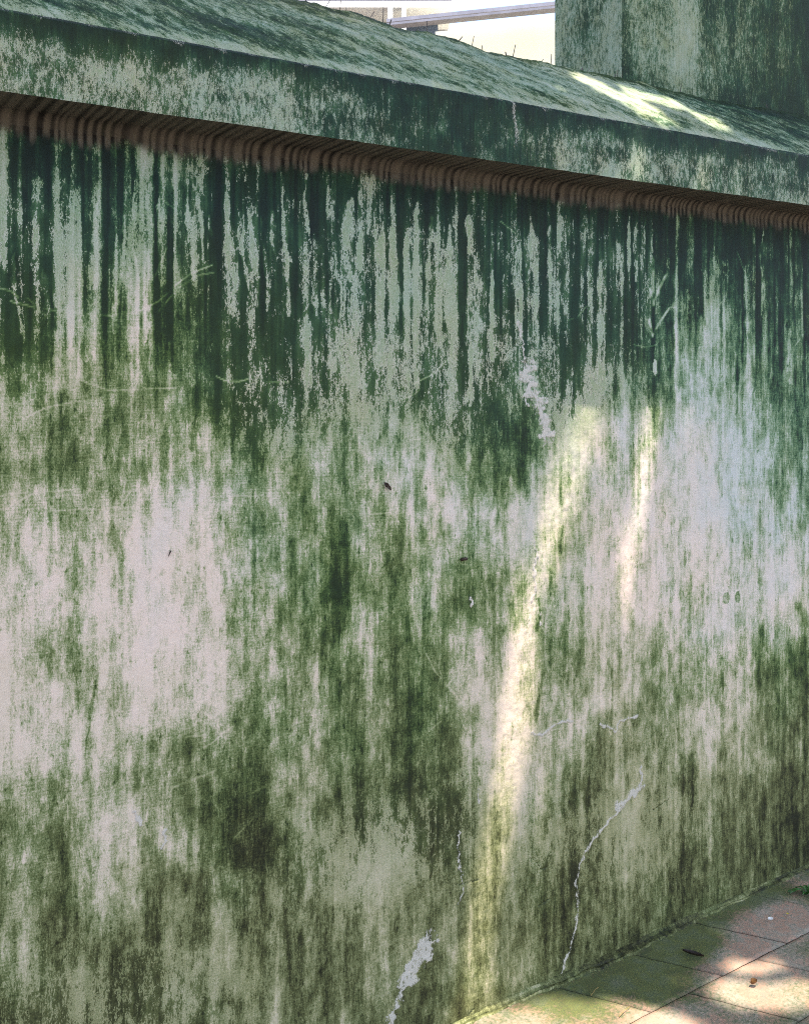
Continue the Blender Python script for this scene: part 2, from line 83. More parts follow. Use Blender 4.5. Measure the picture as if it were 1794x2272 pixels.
STREAKS_AND_SUN=[([(0.426, 2.033), (0.424, 1.946), (0.427, 1.86)], 0.0139, 0.16, 0.85), ([(0.429, 1.964), (0.427, 1.886), (0.43, 1.808)], 0.0191, 0.16, 0.85), ([(0.488, 1.992), (0.486, 1.954), (0.489, 1.917)], 0.0141, 0.16, 0.85), ([(0.499, 1.927), (0.497, 1.887), (0.5, 1.847)], 0.023, 0.16, 0.85), ([(0.516, 1.866), (0.515, 1.804), (0.517, 1.742)], 0.008, 0.07, 0.85), ([(0.55, 1.842), (0.549, 1.806), (0.551, 1.77)], 0.0063, 0.07, 0.85), ([(0.557, 1.824), (0.556, 1.802), (0.558, 1.779)], 0.0045, 0.07, 0.85), ([(0.58, 1.853), (0.578, 1.816), (0.581, 1.78)], 0.0072, 0.07, 0.85), ([(0.651, 1.931), (0.649, 1.857), (0.652, 1.784)], 0.011, 0.07, 0.85), ([(0.729, 1.975), (0.727, 1.869), (0.729, 1.764)], 0.0084, 0.07, 0.85), ([(0.792, 1.966), (0.79, 1.888), (0.793, 1.809)], 0.0076, 0.07, 0.85), ([(0.819, 2.026), (0.817, 1.964), (0.82, 1.902)], 0.0086, 0.07, 0.85), ([(0.817, 1.916), (0.815, 1.873), (0.818, 1.83)], 0.0048, 0.07, 0.85), ([(0.841, 1.947), (0.839, 1.927), (0.842, 1.908)], 0.0067, 0.07, 0.85), ([(0.88, 1.999), (0.878, 1.911), (0.881, 1.824)], 0.0165, 0.16, 0.85), ([(0.884, 1.834), (0.882, 1.785), (0.885, 1.736)], 0.0078, 0.07, 0.85), ([(0.913, 1.963), (0.911, 1.879), (0.914, 1.796)], 0.0069, 0.07, 0.85), ([(0.938, 1.957), (0.936, 1.857), (0.939, 1.758)], 0.0099, 0.07, 0.85), ([(0.963, 1.957), (0.96, 1.853), (0.964, 1.749)], 0.0089, 0.07, 0.85), ([(0.987, 1.969), (0.984, 1.924), (0.988, 1.879)], 0.008, 0.07, 0.85), ([(1.014, 2.057), (1.012, 1.969), (1.015, 1.881)], 0.009, 0.07, 0.85), ([(1.017, 1.881), (1.015, 1.811), (1.018, 1.741)], 0.011, 0.07, 0.85), ([(1.078, 2.063), (1.076, 1.984), (1.079, 1.906)], 0.0071, 0.07, 0.85), ([(1.09, 1.927), (1.087, 1.835), (1.091, 1.743)], 0.0143, 0.07, 0.85), ([(1.132, 2.033), (1.13, 1.919), (1.134, 1.806)], 0.0155, 0.16, 0.85), ([(1.13, 1.806), (1.128, 1.713), (1.131, 1.621)], 0.0206, 0.16, 0.85), ([(1.179, 2.017), (1.176, 1.923), (1.18, 1.829)], 0.0135, 0.07, 0.85), ([(1.207, 1.936), (1.205, 1.893), (1.209, 1.852)], 0.0126, 0.07, 0.85), ([(1.284, 1.952), (1.281, 1.904), (1.285, 1.856)], 0.0256, 0.16, 0.85), ([(1.279, 1.856), (1.276, 1.717), (1.28, 1.579)], 0.032, 0.16, 0.85), ([(1.341, 1.945), (1.338, 1.848), (1.342, 1.751)], 0.0097, 0.07, 0.85), ([(1.37, 2.024), (1.368, 1.888), (1.372, 1.752)], 0.0141, 0.07, 0.85), ([(1.364, 1.752), (1.361, 1.665), (1.365, 1.578)], 0.0195, 0.16, 0.85), ([(1.41, 1.994), (1.407, 1.918), (1.411, 1.841)], 0.011, 0.07, 0.85), ([(1.464, 1.977), (1.462, 1.899), (1.466, 1.822)], 0.0133, 0.07, 0.85), ([(1.523, 2.004), (1.521, 1.959), (1.525, 1.914)], 0.0112, 0.07, 0.85), ([(1.546, 1.916), (1.543, 1.746), (1.547, 1.577)], 0.0225, 0.16, 0.85), ([(1.588, 1.873), (1.585, 1.759), (1.589, 1.646)], 0.0159, 0.07, 0.85), ([(1.667, 1.924), (1.665, 1.866), (1.669, 1.808)], 0.0104, 0.07, 0.85), ([(1.728, 1.998), (1.725, 1.927), (1.73, 1.857)], 0.0211, 0.16, 0.85), ([(1.728, 1.857), (1.725, 1.717), (1.73, 1.577)], 0.0234, 0.16, 0.85), ([(1.783, 2.002), (1.78, 1.919), (1.785, 1.837)], 0.0106, 0.07, 0.85), ([(1.811, 2.028), (1.808, 1.98), (1.813, 1.933)], 0.0095, 0.07, 0.85), ([(1.955, 1.906), (1.952, 1.802), (1.957, 1.698)], 0.0171, 0.07, 0.85), ([(1.962, 1.771), (1.959, 1.649), (1.963, 1.527)], 0.0245, 0.16, 0.85), ([(2.064, 2.049), (2.061, 1.974), (2.066, 1.9)], 0.0112, 0.07, 0.85), ([(2.09, 2.039), (2.087, 1.954), (2.092, 1.87)], 0.0113, 0.07, 0.85), ([(2.129, 2.055), (2.125, 2.004), (2.13, 1.954)], 0.0051, 0.07, 0.85), ([(2.16, 2.019), (2.157, 1.987), (2.162, 1.956)], 0.0064, 0.07, 0.85), ([(2.557, 1.941), (2.553, 1.825), (2.559, 1.709)], 0.0136, 0.07, 0.85), ([(2.629, 2.069), (2.625, 1.931), (2.631, 1.793)], 0.0069, 0.07, 0.85), ([(2.251, 1.755), (2.247, 1.639), (2.253, 1.522)], 0.0232, 0.16, 0.85), ([(2.363, 1.785), (2.359, 1.587), (2.365, 1.389)], 0.0395, 0.16, 0.85), ([(2.48, 1.708), (2.476, 1.546), (2.482, 1.385)], 0.0215, 0.16, 0.85), ([(2.561, 1.709), (2.557, 1.443), (2.563, 1.177)], 0.0191, 0.07, 0.85), ([(2.756, 1.755), (2.751, 1.67), (2.758, 1.586)], 0.0169, 0.07, 0.85), ([(1.518, 1.69), (1.515, 1.611), (1.519, 1.533)], 0.0157, 0.07, 0.85), ([(1.43, 1.82), (1.427, 1.721), (1.431, 1.622)], 0.0088, 0.07, 0.85), ([(1.064, 1.742), (1.062, 1.661), (1.066, 1.58)], 0.0122, 0.07, 0.85), ([(0.538, 1.743), (0.536, 1.694), (0.539, 1.645)], 0.0125, 0.07, 0.85), ([(0.751, 1.675), (0.749, 1.492), (0.752, 1.308)], 0.0113, 0.07, 0.85), ([(0.746, 1.308), (0.744, 1.144), (0.747, 0.979)], 0.0188, 0.16, 0.85), ([(1.89, 1.552), (1.887, 1.473), (1.892, 1.395)], 0.0411, 0.16, 0.85), ([(1.827, 1.385), (1.824, 1.29), (1.828, 1.194)], 0.0429, 0.16, 0.85), ([(1.773, 1.222), (1.77, 1.169), (1.774, 1.116)], 0.0283, 0.16, 0.85), ([(2.134, 1.524), (2.13, 1.423), (2.136, 1.322)], 0.0228, 0.16, 0.85), ([(2.082, 1.324), (2.078, 1.237), (2.083, 1.149)], 0.0225, 0.16, 0.85), ([(1.682, 0.951), (1.679, 0.859), (1.684, 0.765)], 0.051, 0.16, 0.85), ([(1.66, 0.792), (1.657, 0.689), (1.662, 0.584)], 0.0415, 0.16, 0.85), ([(0.478, 1.96), (0.476, 1.885), (0.479, 1.811)], 0.0079, 0.07, 0.85), ([(0.591, 1.98), (0.59, 1.88), (0.592, 1.781)], 0.0072, 0.07, 0.85), ([(0.674, 2.007), (0.672, 1.914), (0.675, 1.822)], 0.0074, 0.07, 0.85), ([(0.632, 1.893), (0.631, 1.792), (0.633, 1.691)], 0.0082, 0.07, 0.85), ([(0.703, 1.861), (0.701, 1.767), (0.704, 1.674)], 0.0084, 0.07, 0.85), ([(0.444, 1.844), (0.442, 1.757), (0.445, 1.67)], 0.0104, 0.07, 0.85), ([(0.503, 1.812), (0.502, 1.715), (0.504, 1.618)], 0.0106, 0.07, 0.85), ([(0.461, 1.967), (0.462, 1.924), (0.46, 1.88)], 0.0087, 0.92, 0.7), ([(0.529, 1.974), (0.531, 1.894), (0.528, 1.814)], 0.0071, 0.92, 0.7), ([(0.609, 2.064), (0.611, 1.959), (0.609, 1.854)], 0.0109, 0.92, 0.7), ([(0.703, 2.075), (0.705, 1.986), (0.702, 1.898)], 0.0112, 0.92, 0.7), ([(0.766, 2.016), (0.768, 1.941), (0.765, 1.865)], 0.0113, 0.92, 0.7), ([(0.851, 2.063), (0.853, 1.928), (0.85, 1.793)], 0.0087, 0.92, 0.7), ([(0.902, 2.01), (0.904, 1.874), (0.901, 1.737)], 0.0088, 0.92, 0.7), ([(0.924, 1.993), (0.926, 1.915), (0.923, 1.836)], 0.0079, 0.92, 0.7), ([(0.972, 2.057), (0.975, 2.008), (0.971, 1.958)], 0.0119, 0.92, 0.7), ([(1.039, 2.064), (1.041, 1.933), (1.037, 1.802)], 0.0091, 0.92, 0.7), ([(1.058, 2.026), (1.06, 1.955), (1.057, 1.884)], 0.0081, 0.92, 0.7), ([(1.103, 2.051), (1.106, 1.846), (1.102, 1.641)], 0.0102, 0.92, 0.7), ([(1.156, 2.025), (1.158, 1.916), (1.155, 1.807)], 0.0083, 0.92, 0.7), ([(1.167, 1.849), (1.169, 1.725), (1.165, 1.6)], 0.0062, 0.92, 0.7), ([(1.232, 2.032), (1.234, 1.964), (1.23, 1.895)], 0.0084, 0.92, 0.7), ([(1.254, 2.034), (1.256, 1.976), (1.253, 1.918)], 0.0095, 0.92, 0.7), ([(1.324, 2.041), (1.327, 1.848), (1.323, 1.654)], 0.0097, 0.92, 0.7), ([(1.39, 1.905), (1.393, 1.829), (1.389, 1.753)], 0.0065, 0.92, 0.7), ([(1.432, 2.051), (1.435, 1.87), (1.431, 1.688)], 0.0099, 0.92, 0.7), ([(1.443, 1.821), (1.446, 1.732), (1.442, 1.644)], 0.011, 0.92, 0.7), ([(1.492, 2.075), (1.494, 1.804), (1.49, 1.533)], 0.01, 0.92, 0.7), ([(1.504, 1.756), (1.507, 1.684), (1.503, 1.611)], 0.0078, 0.92, 0.7), ([(1.631, 1.99), (1.634, 1.91), (1.63, 1.829)], 0.0138, 0.92, 0.7), ([(1.691, 2.018), (1.694, 1.798), (1.69, 1.577)], 0.0093, 0.92, 0.7), ([(1.766, 2.024), (1.77, 1.93), (1.765, 1.836)], 0.0071, 0.92, 0.7), ([(1.828, 1.934), (1.831, 1.696), (1.827, 1.457)], 0.0143, 0.92, 0.7), ([(1.866, 1.72), (1.869, 1.636), (1.865, 1.552)], 0.0108, 0.92, 0.7), ([(1.906, 1.939), (1.91, 1.818), (1.905, 1.697)], 0.0121, 0.92, 0.7), ([(2.013, 1.946), (2.017, 1.699), (2.012, 1.452)], 0.0148, 0.92, 0.7), ([(2.052, 1.899), (2.056, 1.787), (2.051, 1.675)], 0.0324, 0.92, 0.7), ([(2.116, 1.877), (2.12, 1.701), (2.115, 1.524)], 0.0126, 0.92, 0.7), ([(2.196, 2.009), (2.2, 1.894), (2.194, 1.779)], 0.0179, 0.92, 0.7), ([(2.269, 2.067), (2.273, 1.963), (2.267, 1.859)], 0.0285, 0.92, 0.7), ([(2.382, 2.089), (2.386, 2.004), (2.38, 1.917)], 0.0344, 0.92, 0.7), ([(2.46, 2.083), (2.464, 2.029), (2.458, 1.975)], 0.0268, 0.92, 0.7), ([(2.512, 1.871), (2.516, 1.681), (2.51, 1.492)], 0.0162, 0.92, 0.7), ([(2.577, 1.668), (2.582, 1.586), (2.575, 1.504)], 0.0082, 0.92, 0.7), ([(2.682, 2.046), (2.687, 1.92), (2.68, 1.795)], 0.0251, 0.92, 0.7), ([(2.676, 1.586), (2.68, 1.398), (2.674, 1.211)], 0.025, 0.92, 0.7), ([(2.829, 2.156), (2.833, 1.764), (2.826, 1.372)], 0.0171, 0.92, 0.7), ([(0.892, 1.698), (0.894, 1.561), (0.891, 1.425)], 0.0137, 0.92, 0.7), ([(0.877, 1.736), (0.879, 1.663), (0.876, 1.59)], 0.0097, 0.92, 0.7), ([(0.945, 1.442), (0.947, 1.244), (0.944, 1.047)], 0.0099, 0.78, 0.7), ([(0.521, 1.564), (0.522, 1.476), (0.52, 1.387)], 0.016, 0.92, 0.7), ([(0.8, 1.619), (0.802, 1.533), (0.799, 1.447)], 0.0172, 0.92, 0.7), ([(1.16, 1.195), (1.162, 1.112), (1.158, 1.03)], 0.0125, 0.78, 0.7), ([(1.294, 1.183), (1.296, 1.114), (1.292, 1.044)], 0.0107, 0.78, 0.7), ([(1.595, 1.532), (1.598, 1.418), (1.594, 1.304)], 0.0296, 0.92, 0.7), ([(1.553, 1.51), (1.555, 1.419), (1.551, 1.329)], 0.0113, 0.92, 0.7), ([(1.827, 1.385), (1.83, 1.325), (1.825, 1.266)], 0.0215, 0.78, 0.7), ([(1.819, 1.207), (1.822, 1.171), (1.817, 1.136)], 0.0119, 0.78, 0.7), ([(1.396, 0.879), (1.399, 0.791), (1.395, 0.704)], 0.0328, 0.78, 0.7), ([(1.443, 0.872), (1.446, 0.75), (1.442, 0.629)], 0.0099, 0.78, 0.7), ([(1.529, 0.78), (1.532, 0.729), (1.527, 0.679)], 0.0124, 0.78, 0.7), ([(1.602, 1.303), (1.605, 1.258), (1.601, 1.212)], 0.0091, 0.78, 0.7), ([(0.79, 0.839), (0.792, 0.672), (0.789, 0.506)], 0.0152, 0.78, 0.7), ([(0.898, 0.897), (0.9, 0.721), (0.897, 0.546)], 0.0117, 0.78, 0.7), ([(0.978, 0.904), (0.98, 0.824), (0.977, 0.745)], 0.008, 0.78, 0.7), ([(0.825, 0.775), (0.827, 0.678), (0.824, 0.583)], 0.0115, 0.78, 0.7), ([(0.529, 0.656), (0.531, 0.576), (0.528, 0.496)], 0.0142, 0.78, 0.7), ([(0.632, 0.43), (0.634, 0.374), (0.631, 0.32)], 0.0128, 0.78, 0.7), ([(0.703, 0.539), (0.705, 0.483), (0.702, 0.427)], 0.0112, 0.78, 0.7), ([(1.207, 0.656), (1.21, 0.556), (1.206, 0.457)], 0.0105, 0.78, 0.7), ([(1.351, 0.572), (1.354, 0.512), (1.35, 0.453)], 0.0216, 0.78, 0.7), ([(1.403, 0.517), (1.406, 0.445), (1.402, 0.375)], 0.0153, 0.78, 0.7), ([(1.232, 0.535), (1.234, 0.477), (1.23, 0.42)], 0.0105, 0.78, 0.7), ([(2.363, 0.836), (2.367, 0.743), (2.361, 0.651)], 0.0211, 0.78, 0.7), ([(2.441, 0.772), (2.445, 0.718), (2.439, 0.665)], 0.0187, 0.78, 0.7), ([(2.623, 0.828), (2.627, 0.717), (2.621, 0.608)], 0.0193, 0.78, 0.7), ([(2.795, 0.876), (2.8, 0.784), (2.793, 0.692)], 0.0255, 0.78, 0.7), ([(2.719, 0.591), (2.723, 0.422), (2.717, 0.256)], 0.0196, 0.78, 0.7), ([(2.005, 0.835), (2.008, 0.735), (2.003, 0.637)], 0.0099, 0.78, 0.7), ([(1.78, 0.903), (1.783, 0.873), (1.779, 0.844)], 0.0166, 0.78, 0.7), ([(1.906, 0.558), (1.91, 0.503), (1.905, 0.449)], 0.0242, 0.78, 0.7), ([(2.056, 0.528), (2.059, 0.465), (2.054, 0.404)], 0.0125, 0.78, 0.7), ([(2.306, 0.504), (2.31, 0.425), (2.305, 0.348)], 0.013, 0.78, 0.7), ([(1.858, 0.544), (1.861, 0.495), (1.857, 0.448)], 0.0168, 0.78, 0.7), ([(1.742, 0.826), (1.745, 0.767), (1.741, 0.709)], 0.0141, 0.78, 0.7), ([(1.735, 1.026), (1.738, 0.985), (1.733, 0.944)], 0.0105, 0.78, 0.7), ([(1.874, 0.866), (1.877, 0.835), (1.873, 0.806)], 0.0144, 0.78, 0.7), ([(0.582, 1.004), (0.584, 0.914), (0.581, 0.824)], 0.0072, 0.78, 0.7), ([(0.674, 0.805), (0.676, 0.777), (0.673, 0.75)], 0.0148, 0.78, 0.7), ([(2.108, 1.197), (2.111, 1.172), (2.106, 1.147)], 0.0151, 0.78, 0.7), ([(0.913, 0.483), (0.916, 0.433), (0.912, 0.385)], 0.0137, 0.78, 0.7), ([(0.841, 0.454), (0.843, 0.434), (0.84, 0.416)], 0.0154, 0.78, 0.7), ([(1.09, 0.252), (1.092, 0.195), (1.088, 0.14)], 0.0123, 0.78, 0.7), ([(1.306, 0.314), (1.309, 0.26), (1.305, 0.207)], 0.0129, 0.78, 0.7)]  # pale strokes along the wall sun gaps paint sunlight into the cover
SCARS=[([(1.675, 1.745), (1.69, 1.681), (1.707, 1.612)], 0.0053, 0.0, 1.0), ([(1.702, 1.629), (1.716, 1.577), (1.738, 1.536)], 0.0322, 0.0, 1.0), ([(1.735, 1.553), (1.757, 1.494), (1.771, 1.441)], 0.0243, 0.0, 1.0), ([(1.727, 1.179), (1.735, 1.143), (1.725, 1.109), (1.732, 1.061), (1.722, 1.027)], 0.0054, 0.0, 1.0), ([(1.751, 0.986), (1.75, 0.98)], 0.0054, 0.0, 1.0), ([(1.745, 0.968), (1.744, 0.962)], 0.0067, 0.0, 1.0), ([(1.719, 0.683), (1.75, 0.669), (1.773, 0.677), (1.799, 0.689), (1.827, 0.696), (1.858, 0.688)], 0.0054, 0.0, 1.0), ([(1.955, 0.665), (1.988, 0.65), (2.013, 0.629), (2.025, 0.654), (2.056, 0.658), (2.094, 0.659)], 0.0057, 0.0, 1.0), ([(2.111, 0.517), (2.108, 0.467)], 0.0058, 0.0, 1.0), ([(2.116, 0.459), (2.082, 0.448), (2.022, 0.424)], 0.0201, 0.0, 1.0), ([(2.047, 0.424), (1.98, 0.384), (1.923, 0.351), (1.887, 0.303), (1.868, 0.247), (1.881, 0.19), (1.869, 0.133), (1.849, 0.078), (1.819, 0.022)], 0.0063, 0.0, 1.0), ([(1.488, 0.477), (1.485, 0.431), (1.492, 0.39)], 0.0051, 0.0, 1.0), ([(1.492, 0.39), (1.501, 0.343), (1.493, 0.318), (1.485, 0.298)], 0.0026, 0.0, 1.0), ([(1.396, 0.234), (1.364, 0.19), (1.338, 0.16)], 0.0325, 0.0, 1.0), ([(1.364, 0.227), (1.338, 0.187), (1.313, 0.151)], 0.0149, 0.0, 1.0), ([(1.338, 0.165), (1.313, 0.125), (1.284, 0.073)], 0.016, 0.0, 1.0), ([(0.674, 0.713), (0.684, 0.683)], 0.0064, 0.0, 1.0), ([(0.736, 0.661), (0.739, 0.632), (0.727, 0.621)], 0.0054, 0.0, 1.0), ([(1.546, 0.574), (1.548, 0.54)], 0.0039, 0.0, 1.0), ([(1.525, 1.05), (1.526, 1.033)], 0.0065, 0.0, 1.0)]
SCRATCHES=[([(0.411, 1.773), (0.43, 1.769), (0.444, 1.757)], 0.001, 0.05, 0.5), ([(0.43, 1.749), (0.479, 1.738), (0.55, 1.73), (0.624, 1.728), (0.685, 1.74), (0.724, 1.761), (0.764, 1.799), (0.796, 1.824), (0.842, 1.843)], 0.0016, 0.05, 0.75), ([(0.724, 1.74), (0.764, 1.789), (0.81, 1.82), (0.845, 1.827)], 0.0011, 0.05, 0.5), ([(0.461, 1.757), (0.495, 1.724)], 0.0013, 0.05, 0.4), ([(0.851, 1.605), (0.872, 1.595), (0.903, 1.594), (0.924, 1.599)], 0.0016, 0.05, 0.8), ([(0.967, 1.592), (1.022, 1.592)], 0.0013, 0.05, 0.5), ([(0.565, 1.596), (0.619, 1.576), (0.674, 1.578), (0.761, 1.581)], 0.0011, 0.05, 0.5), ([(0.452, 1.521), (0.495, 1.543), (0.547, 1.553)], 0.0013, 0.05, 0.6), ([(0.411, 1.376), (0.461, 1.38), (0.547, 1.378)], 0.0013, 0.05, 0.4), ([(0.44, 1.361), (0.478, 1.379)], 0.0013, 0.05, 0.5), ([(0.478, 1.341), (0.684, 1.336)], 0.0011, 0.05, 0.35), ([(1.39, 0.934), (1.416, 0.887), (1.45, 0.849), (1.49, 0.803)], 0.0014, 0.05, 0.7), ([(1.43, 0.885), (1.45, 0.849)], 0.0013, 0.05, 0.6), ([(1.477, 0.867), (1.45, 0.843)], 0.0013, 0.05, 0.5), ([(0.751, 0.846), (0.872, 0.838), (0.892, 0.849), (0.877, 0.842)], 0.0014, 0.05, 0.5), ([(0.81, 0.811), (0.841, 0.82), (0.879, 0.845)], 0.0017, 0.05, 0.6), ([(0.751, 0.743), (0.851, 0.76)], 0.0011, 0.05, 0.4), ([(0.741, 1.873), (0.717, 1.815)], 0.0012, 0.05, 0.4), ([(0.727, 1.975), (0.761, 1.954)], 0.0014, 0.05, 0.5), ([(1.617, 2.0), (1.66, 1.975)], 0.0023, 0.05, 0.6), ([(1.319, 1.579), (1.357, 1.589), (1.41, 1.611), (1.463, 1.655)], 0.0014, 0.05, 0.6), ([(1.306, 1.546), (1.345, 1.557), (1.37, 1.573)], 0.0014, 0.05, 0.5), ([(2.143, 1.765), (2.15, 1.745), (2.157, 1.721)], 0.0076, 0.05, 1.0), ([(2.157, 1.721), (2.175, 1.747), (2.222, 1.8)], 0.0064, 0.05, 1.0), ([(2.146, 1.852), (2.16, 1.819)], 0.0076, 0.05, 0.9), ([(2.16, 1.819), (2.182, 1.855), (2.214, 1.903)], 0.0077, 0.05, 0.9), ([(2.16, 1.943), (2.159, 1.879), (2.16, 1.81)], 0.0089, 0.05, 0.8), ([(2.082, 1.695), (2.125, 1.688), (2.169, 1.695), (2.196, 1.718)], 0.0016, 0.05, 0.5), ([(2.222, 1.803), (2.251, 1.804), (2.269, 1.794)], 0.0017, 0.05, 0.5), ([(1.843, 1.756), (1.874, 1.763), (1.906, 1.794)], 0.0016, 0.05, 0.5), ([(2.51, 1.979), (2.541, 1.926)], 0.0018, 0.05, 0.5), ([(2.784, 1.706), (2.829, 1.75)], 0.0024, 0.05, 0.8), ([(0.877, 1.347), (0.978, 1.341)], 0.0013, 0.05, 0.4), ([(1.207, 1.285), (1.332, 1.279)], 0.0014, 0.05, 0.4), ([(1.022, 1.278), (0.978, 1.28)], 0.0013, 0.05, 0.4), ([(0.935, 0.694), (1.022, 0.715)], 0.0012, 0.05, 0.3), ([(1.37, 0.731), (1.436, 0.763)], 0.0018, 0.05, 0.4), ([(1.232, 0.419), (1.306, 0.432)], 0.0017, 0.05, 0.3), ([(1.136, 0.403), (1.195, 0.429)], 0.0017, 0.05, 0.3), ([(2.73, 1.067), (2.751, 1.023)], 0.0017, 0.05, 0.4), ([(0.892, 0.605), (0.935, 0.635)], 0.0012, 0.05, 0.4), ([(0.646, 1.352), (0.665, 1.434)], 0.0011, 0.05, 0.4), ([(0.628, 1.317), (0.665, 1.37)], 0.0011, 0.05, 0.4), ([(0.538, 0.654), (0.556, 0.596)], 0.0011, 0.05, 0.4)]
CRACKS=[([(1.712, 0.358), (1.735, 0.341), (1.75, 0.319), (1.773, 0.319)], 0.0019, 1.0, 1.0), ([(1.488, 0.664), (1.497, 0.618), (1.504, 0.589)], 0.0018, 1.0, 1.0), ([(1.742, 0.227), (1.796, 0.236)], 0.0019, 1.0, 1.0), ([(1.532, 0.026), (1.518, 0.014)], 0.0018, 1.0, 1.0), ([(2.157, 0.381), (2.223, 0.398)], 0.002, 1.0, 1.0), ([(1.463, 0.353), (1.546, 0.343)], 0.0018, 1.0, 1.0)]
SPIKES=[(1.087, 2.483, 1.087, 2.49, 0.0008), (1.116, 2.485, 1.112, 2.496, 0.001), (1.17, 2.488, 1.185, 2.512, 0.0008), (1.208, 2.497, 1.208, 2.518, 0.0008), (1.225, 2.48, 1.225, 2.487, 0.0007), (1.293, 2.481, 1.304, 2.498, 0.0008), (1.328, 2.476, 1.328, 2.517, 0.0009), (1.348, 2.474, 1.353, 2.487, 0.0017), (1.428, 2.476, 1.434, 2.486, 0.0007), (1.459, 2.479, 1.459, 2.506, 0.0009), (1.559, 2.478, 1.567, 2.49, 0.0015), (1.6, 2.479, 1.604, 2.504, 0.0009), (1.634, 2.469, 1.632, 2.48, 0.0009), (1.712, 2.469, 1.712, 2.476, 0.0014), (1.736, 2.467, 1.742, 2.499, 0.001), (1.836, 2.465, 1.839, 2.472, 0.0009), (1.868, 2.464, 1.871, 2.492, 0.0009), (1.981, 2.462, 1.986, 2.471, 0.0019), (2.002, 2.466, 2.02, 2.487, 0.0007), (2.118, 2.469, 2.117, 2.489, 0.0009), (2.107, 2.463, 2.114, 2.473, 0.0012), (2.375, 2.469, 2.375, 2.489, 0.0006), (2.773, 2.475, 2.77, 2.487, 0.0007)]
CREST=[(1.174, 2.489), (1.24, 2.492), (1.286, 2.488), (1.356, 2.476), (1.461, 2.48), (1.569, 2.476), (1.648, 2.465), (1.741, 2.466), (1.878, 2.465), (1.987, 2.465), (2.113, 2.469), (2.219, 2.468), (2.494, 2.464), (2.978, 2.478)]
WALLGAPS=[([(1.919, 1.588), (1.882, 1.455), (1.835, 1.337), (1.799, 1.232), (1.777, 1.175)], 0.025), ([(2.175, 1.549), (2.129, 1.335), (2.076, 1.15), (2.035, 1.041)], 0.01), ([(1.694, 0.914), (1.675, 0.767), (1.653, 0.678)], 0.036), ([(1.646, 0.61), (1.602, 0.448), (1.574, 0.341), (1.546, 0.18), (1.518, 0.031)], 0.022)]
JOINTS=[[(1.788, -0.021), (1.914, -0.234)], [(2.068, -0.251), (2.179, -0.439)], [(2.078, -0.058), (2.121, -0.138)], [(2.279, -0.251), (2.356, -0.351)], [(2.335, -0.062), (2.404, -0.205)]]
FLOORPTS={'leaf': [(2.159, -0.109), (2.184, -0.158)], 'curl': [(2.199, -0.307)], 'petal': [(2.48, -0.138)], 'yel': [(2.549, -0.149)], 'twig': [(1.825, -0.207), (1.876, -0.195)], 'weed': [(2.698, -0.105)], 'twig2': [(1.827, -0.104), (1.865, -0.092)], 'corner': [(2.188, -0.485), (1.513, -0.007), (2.83, -0.014)], 'f1': [(1.513, -0.007), (1.693, -0.032), (1.889, -0.248), (1.786, -0.132)], 'f2': [(2.148, -0.251), (2.188, -0.485), (2.211, -0.343)], 'f3': [(2.282, -0.197), (2.436, -0.254)], 'moss': [(1.958, -0.116), (2.129, -0.113), (2.312, -0.11), (2.654, -0.121)], 'red': [(2.488, -0.123), (2.226, -0.259)]}
BUGS=[(1.276, 1.347), (1.501, 1.153), (0.746, 1.235), (2.462, 0.946), (2.512, 0.943), (2.166, 1.632)]

# ------------------------------------------------------------------ helpers
rng = np.random.default_rng(7); random.seed(7)
LAT = rng.random((256, 256))
def vnoise(x, y, seed=0):
    x = np.asarray(x, float) + seed * 17.31; y = np.asarray(y, float) + seed * 9.73
    xi = np.floor(x).astype(int); yi = np.floor(y).astype(int); fx = x - xi; fy = y - yi
    fx = fx * fx * (3 - 2 * fx); fy = fy * fy * (3 - 2 * fy)
    a = LAT[xi % 256, yi % 256]; b = LAT[(xi + 1) % 256, yi % 256]; c = LAT[xi % 256, (yi + 1) % 256]; d = LAT[(xi + 1) % 256, (yi + 1) % 256]
    return (a * (1 - fx) + b * fx) * (1 - fy) + (c * (1 - fx) + d * fx) * fy
def fbm(x, y, o=4, seed=0):
    v = 0; a = .5; t = 0
    for k in range(o):
        v = v + a * vnoise(x * 2 ** k, y * 2 ** k, seed + k * 3); t += a; a *= .5
    return v / t
def sstep(a, b, x):
    t = np.clip((x - a) / (b - a), 0, 1); return t * t * (3 - 2 * t)
def gauss(x, y, cx, cy, sx, sy): return np.exp(-(((x - cx) / sx) ** 2 + ((y - cy) / sy) ** 2))

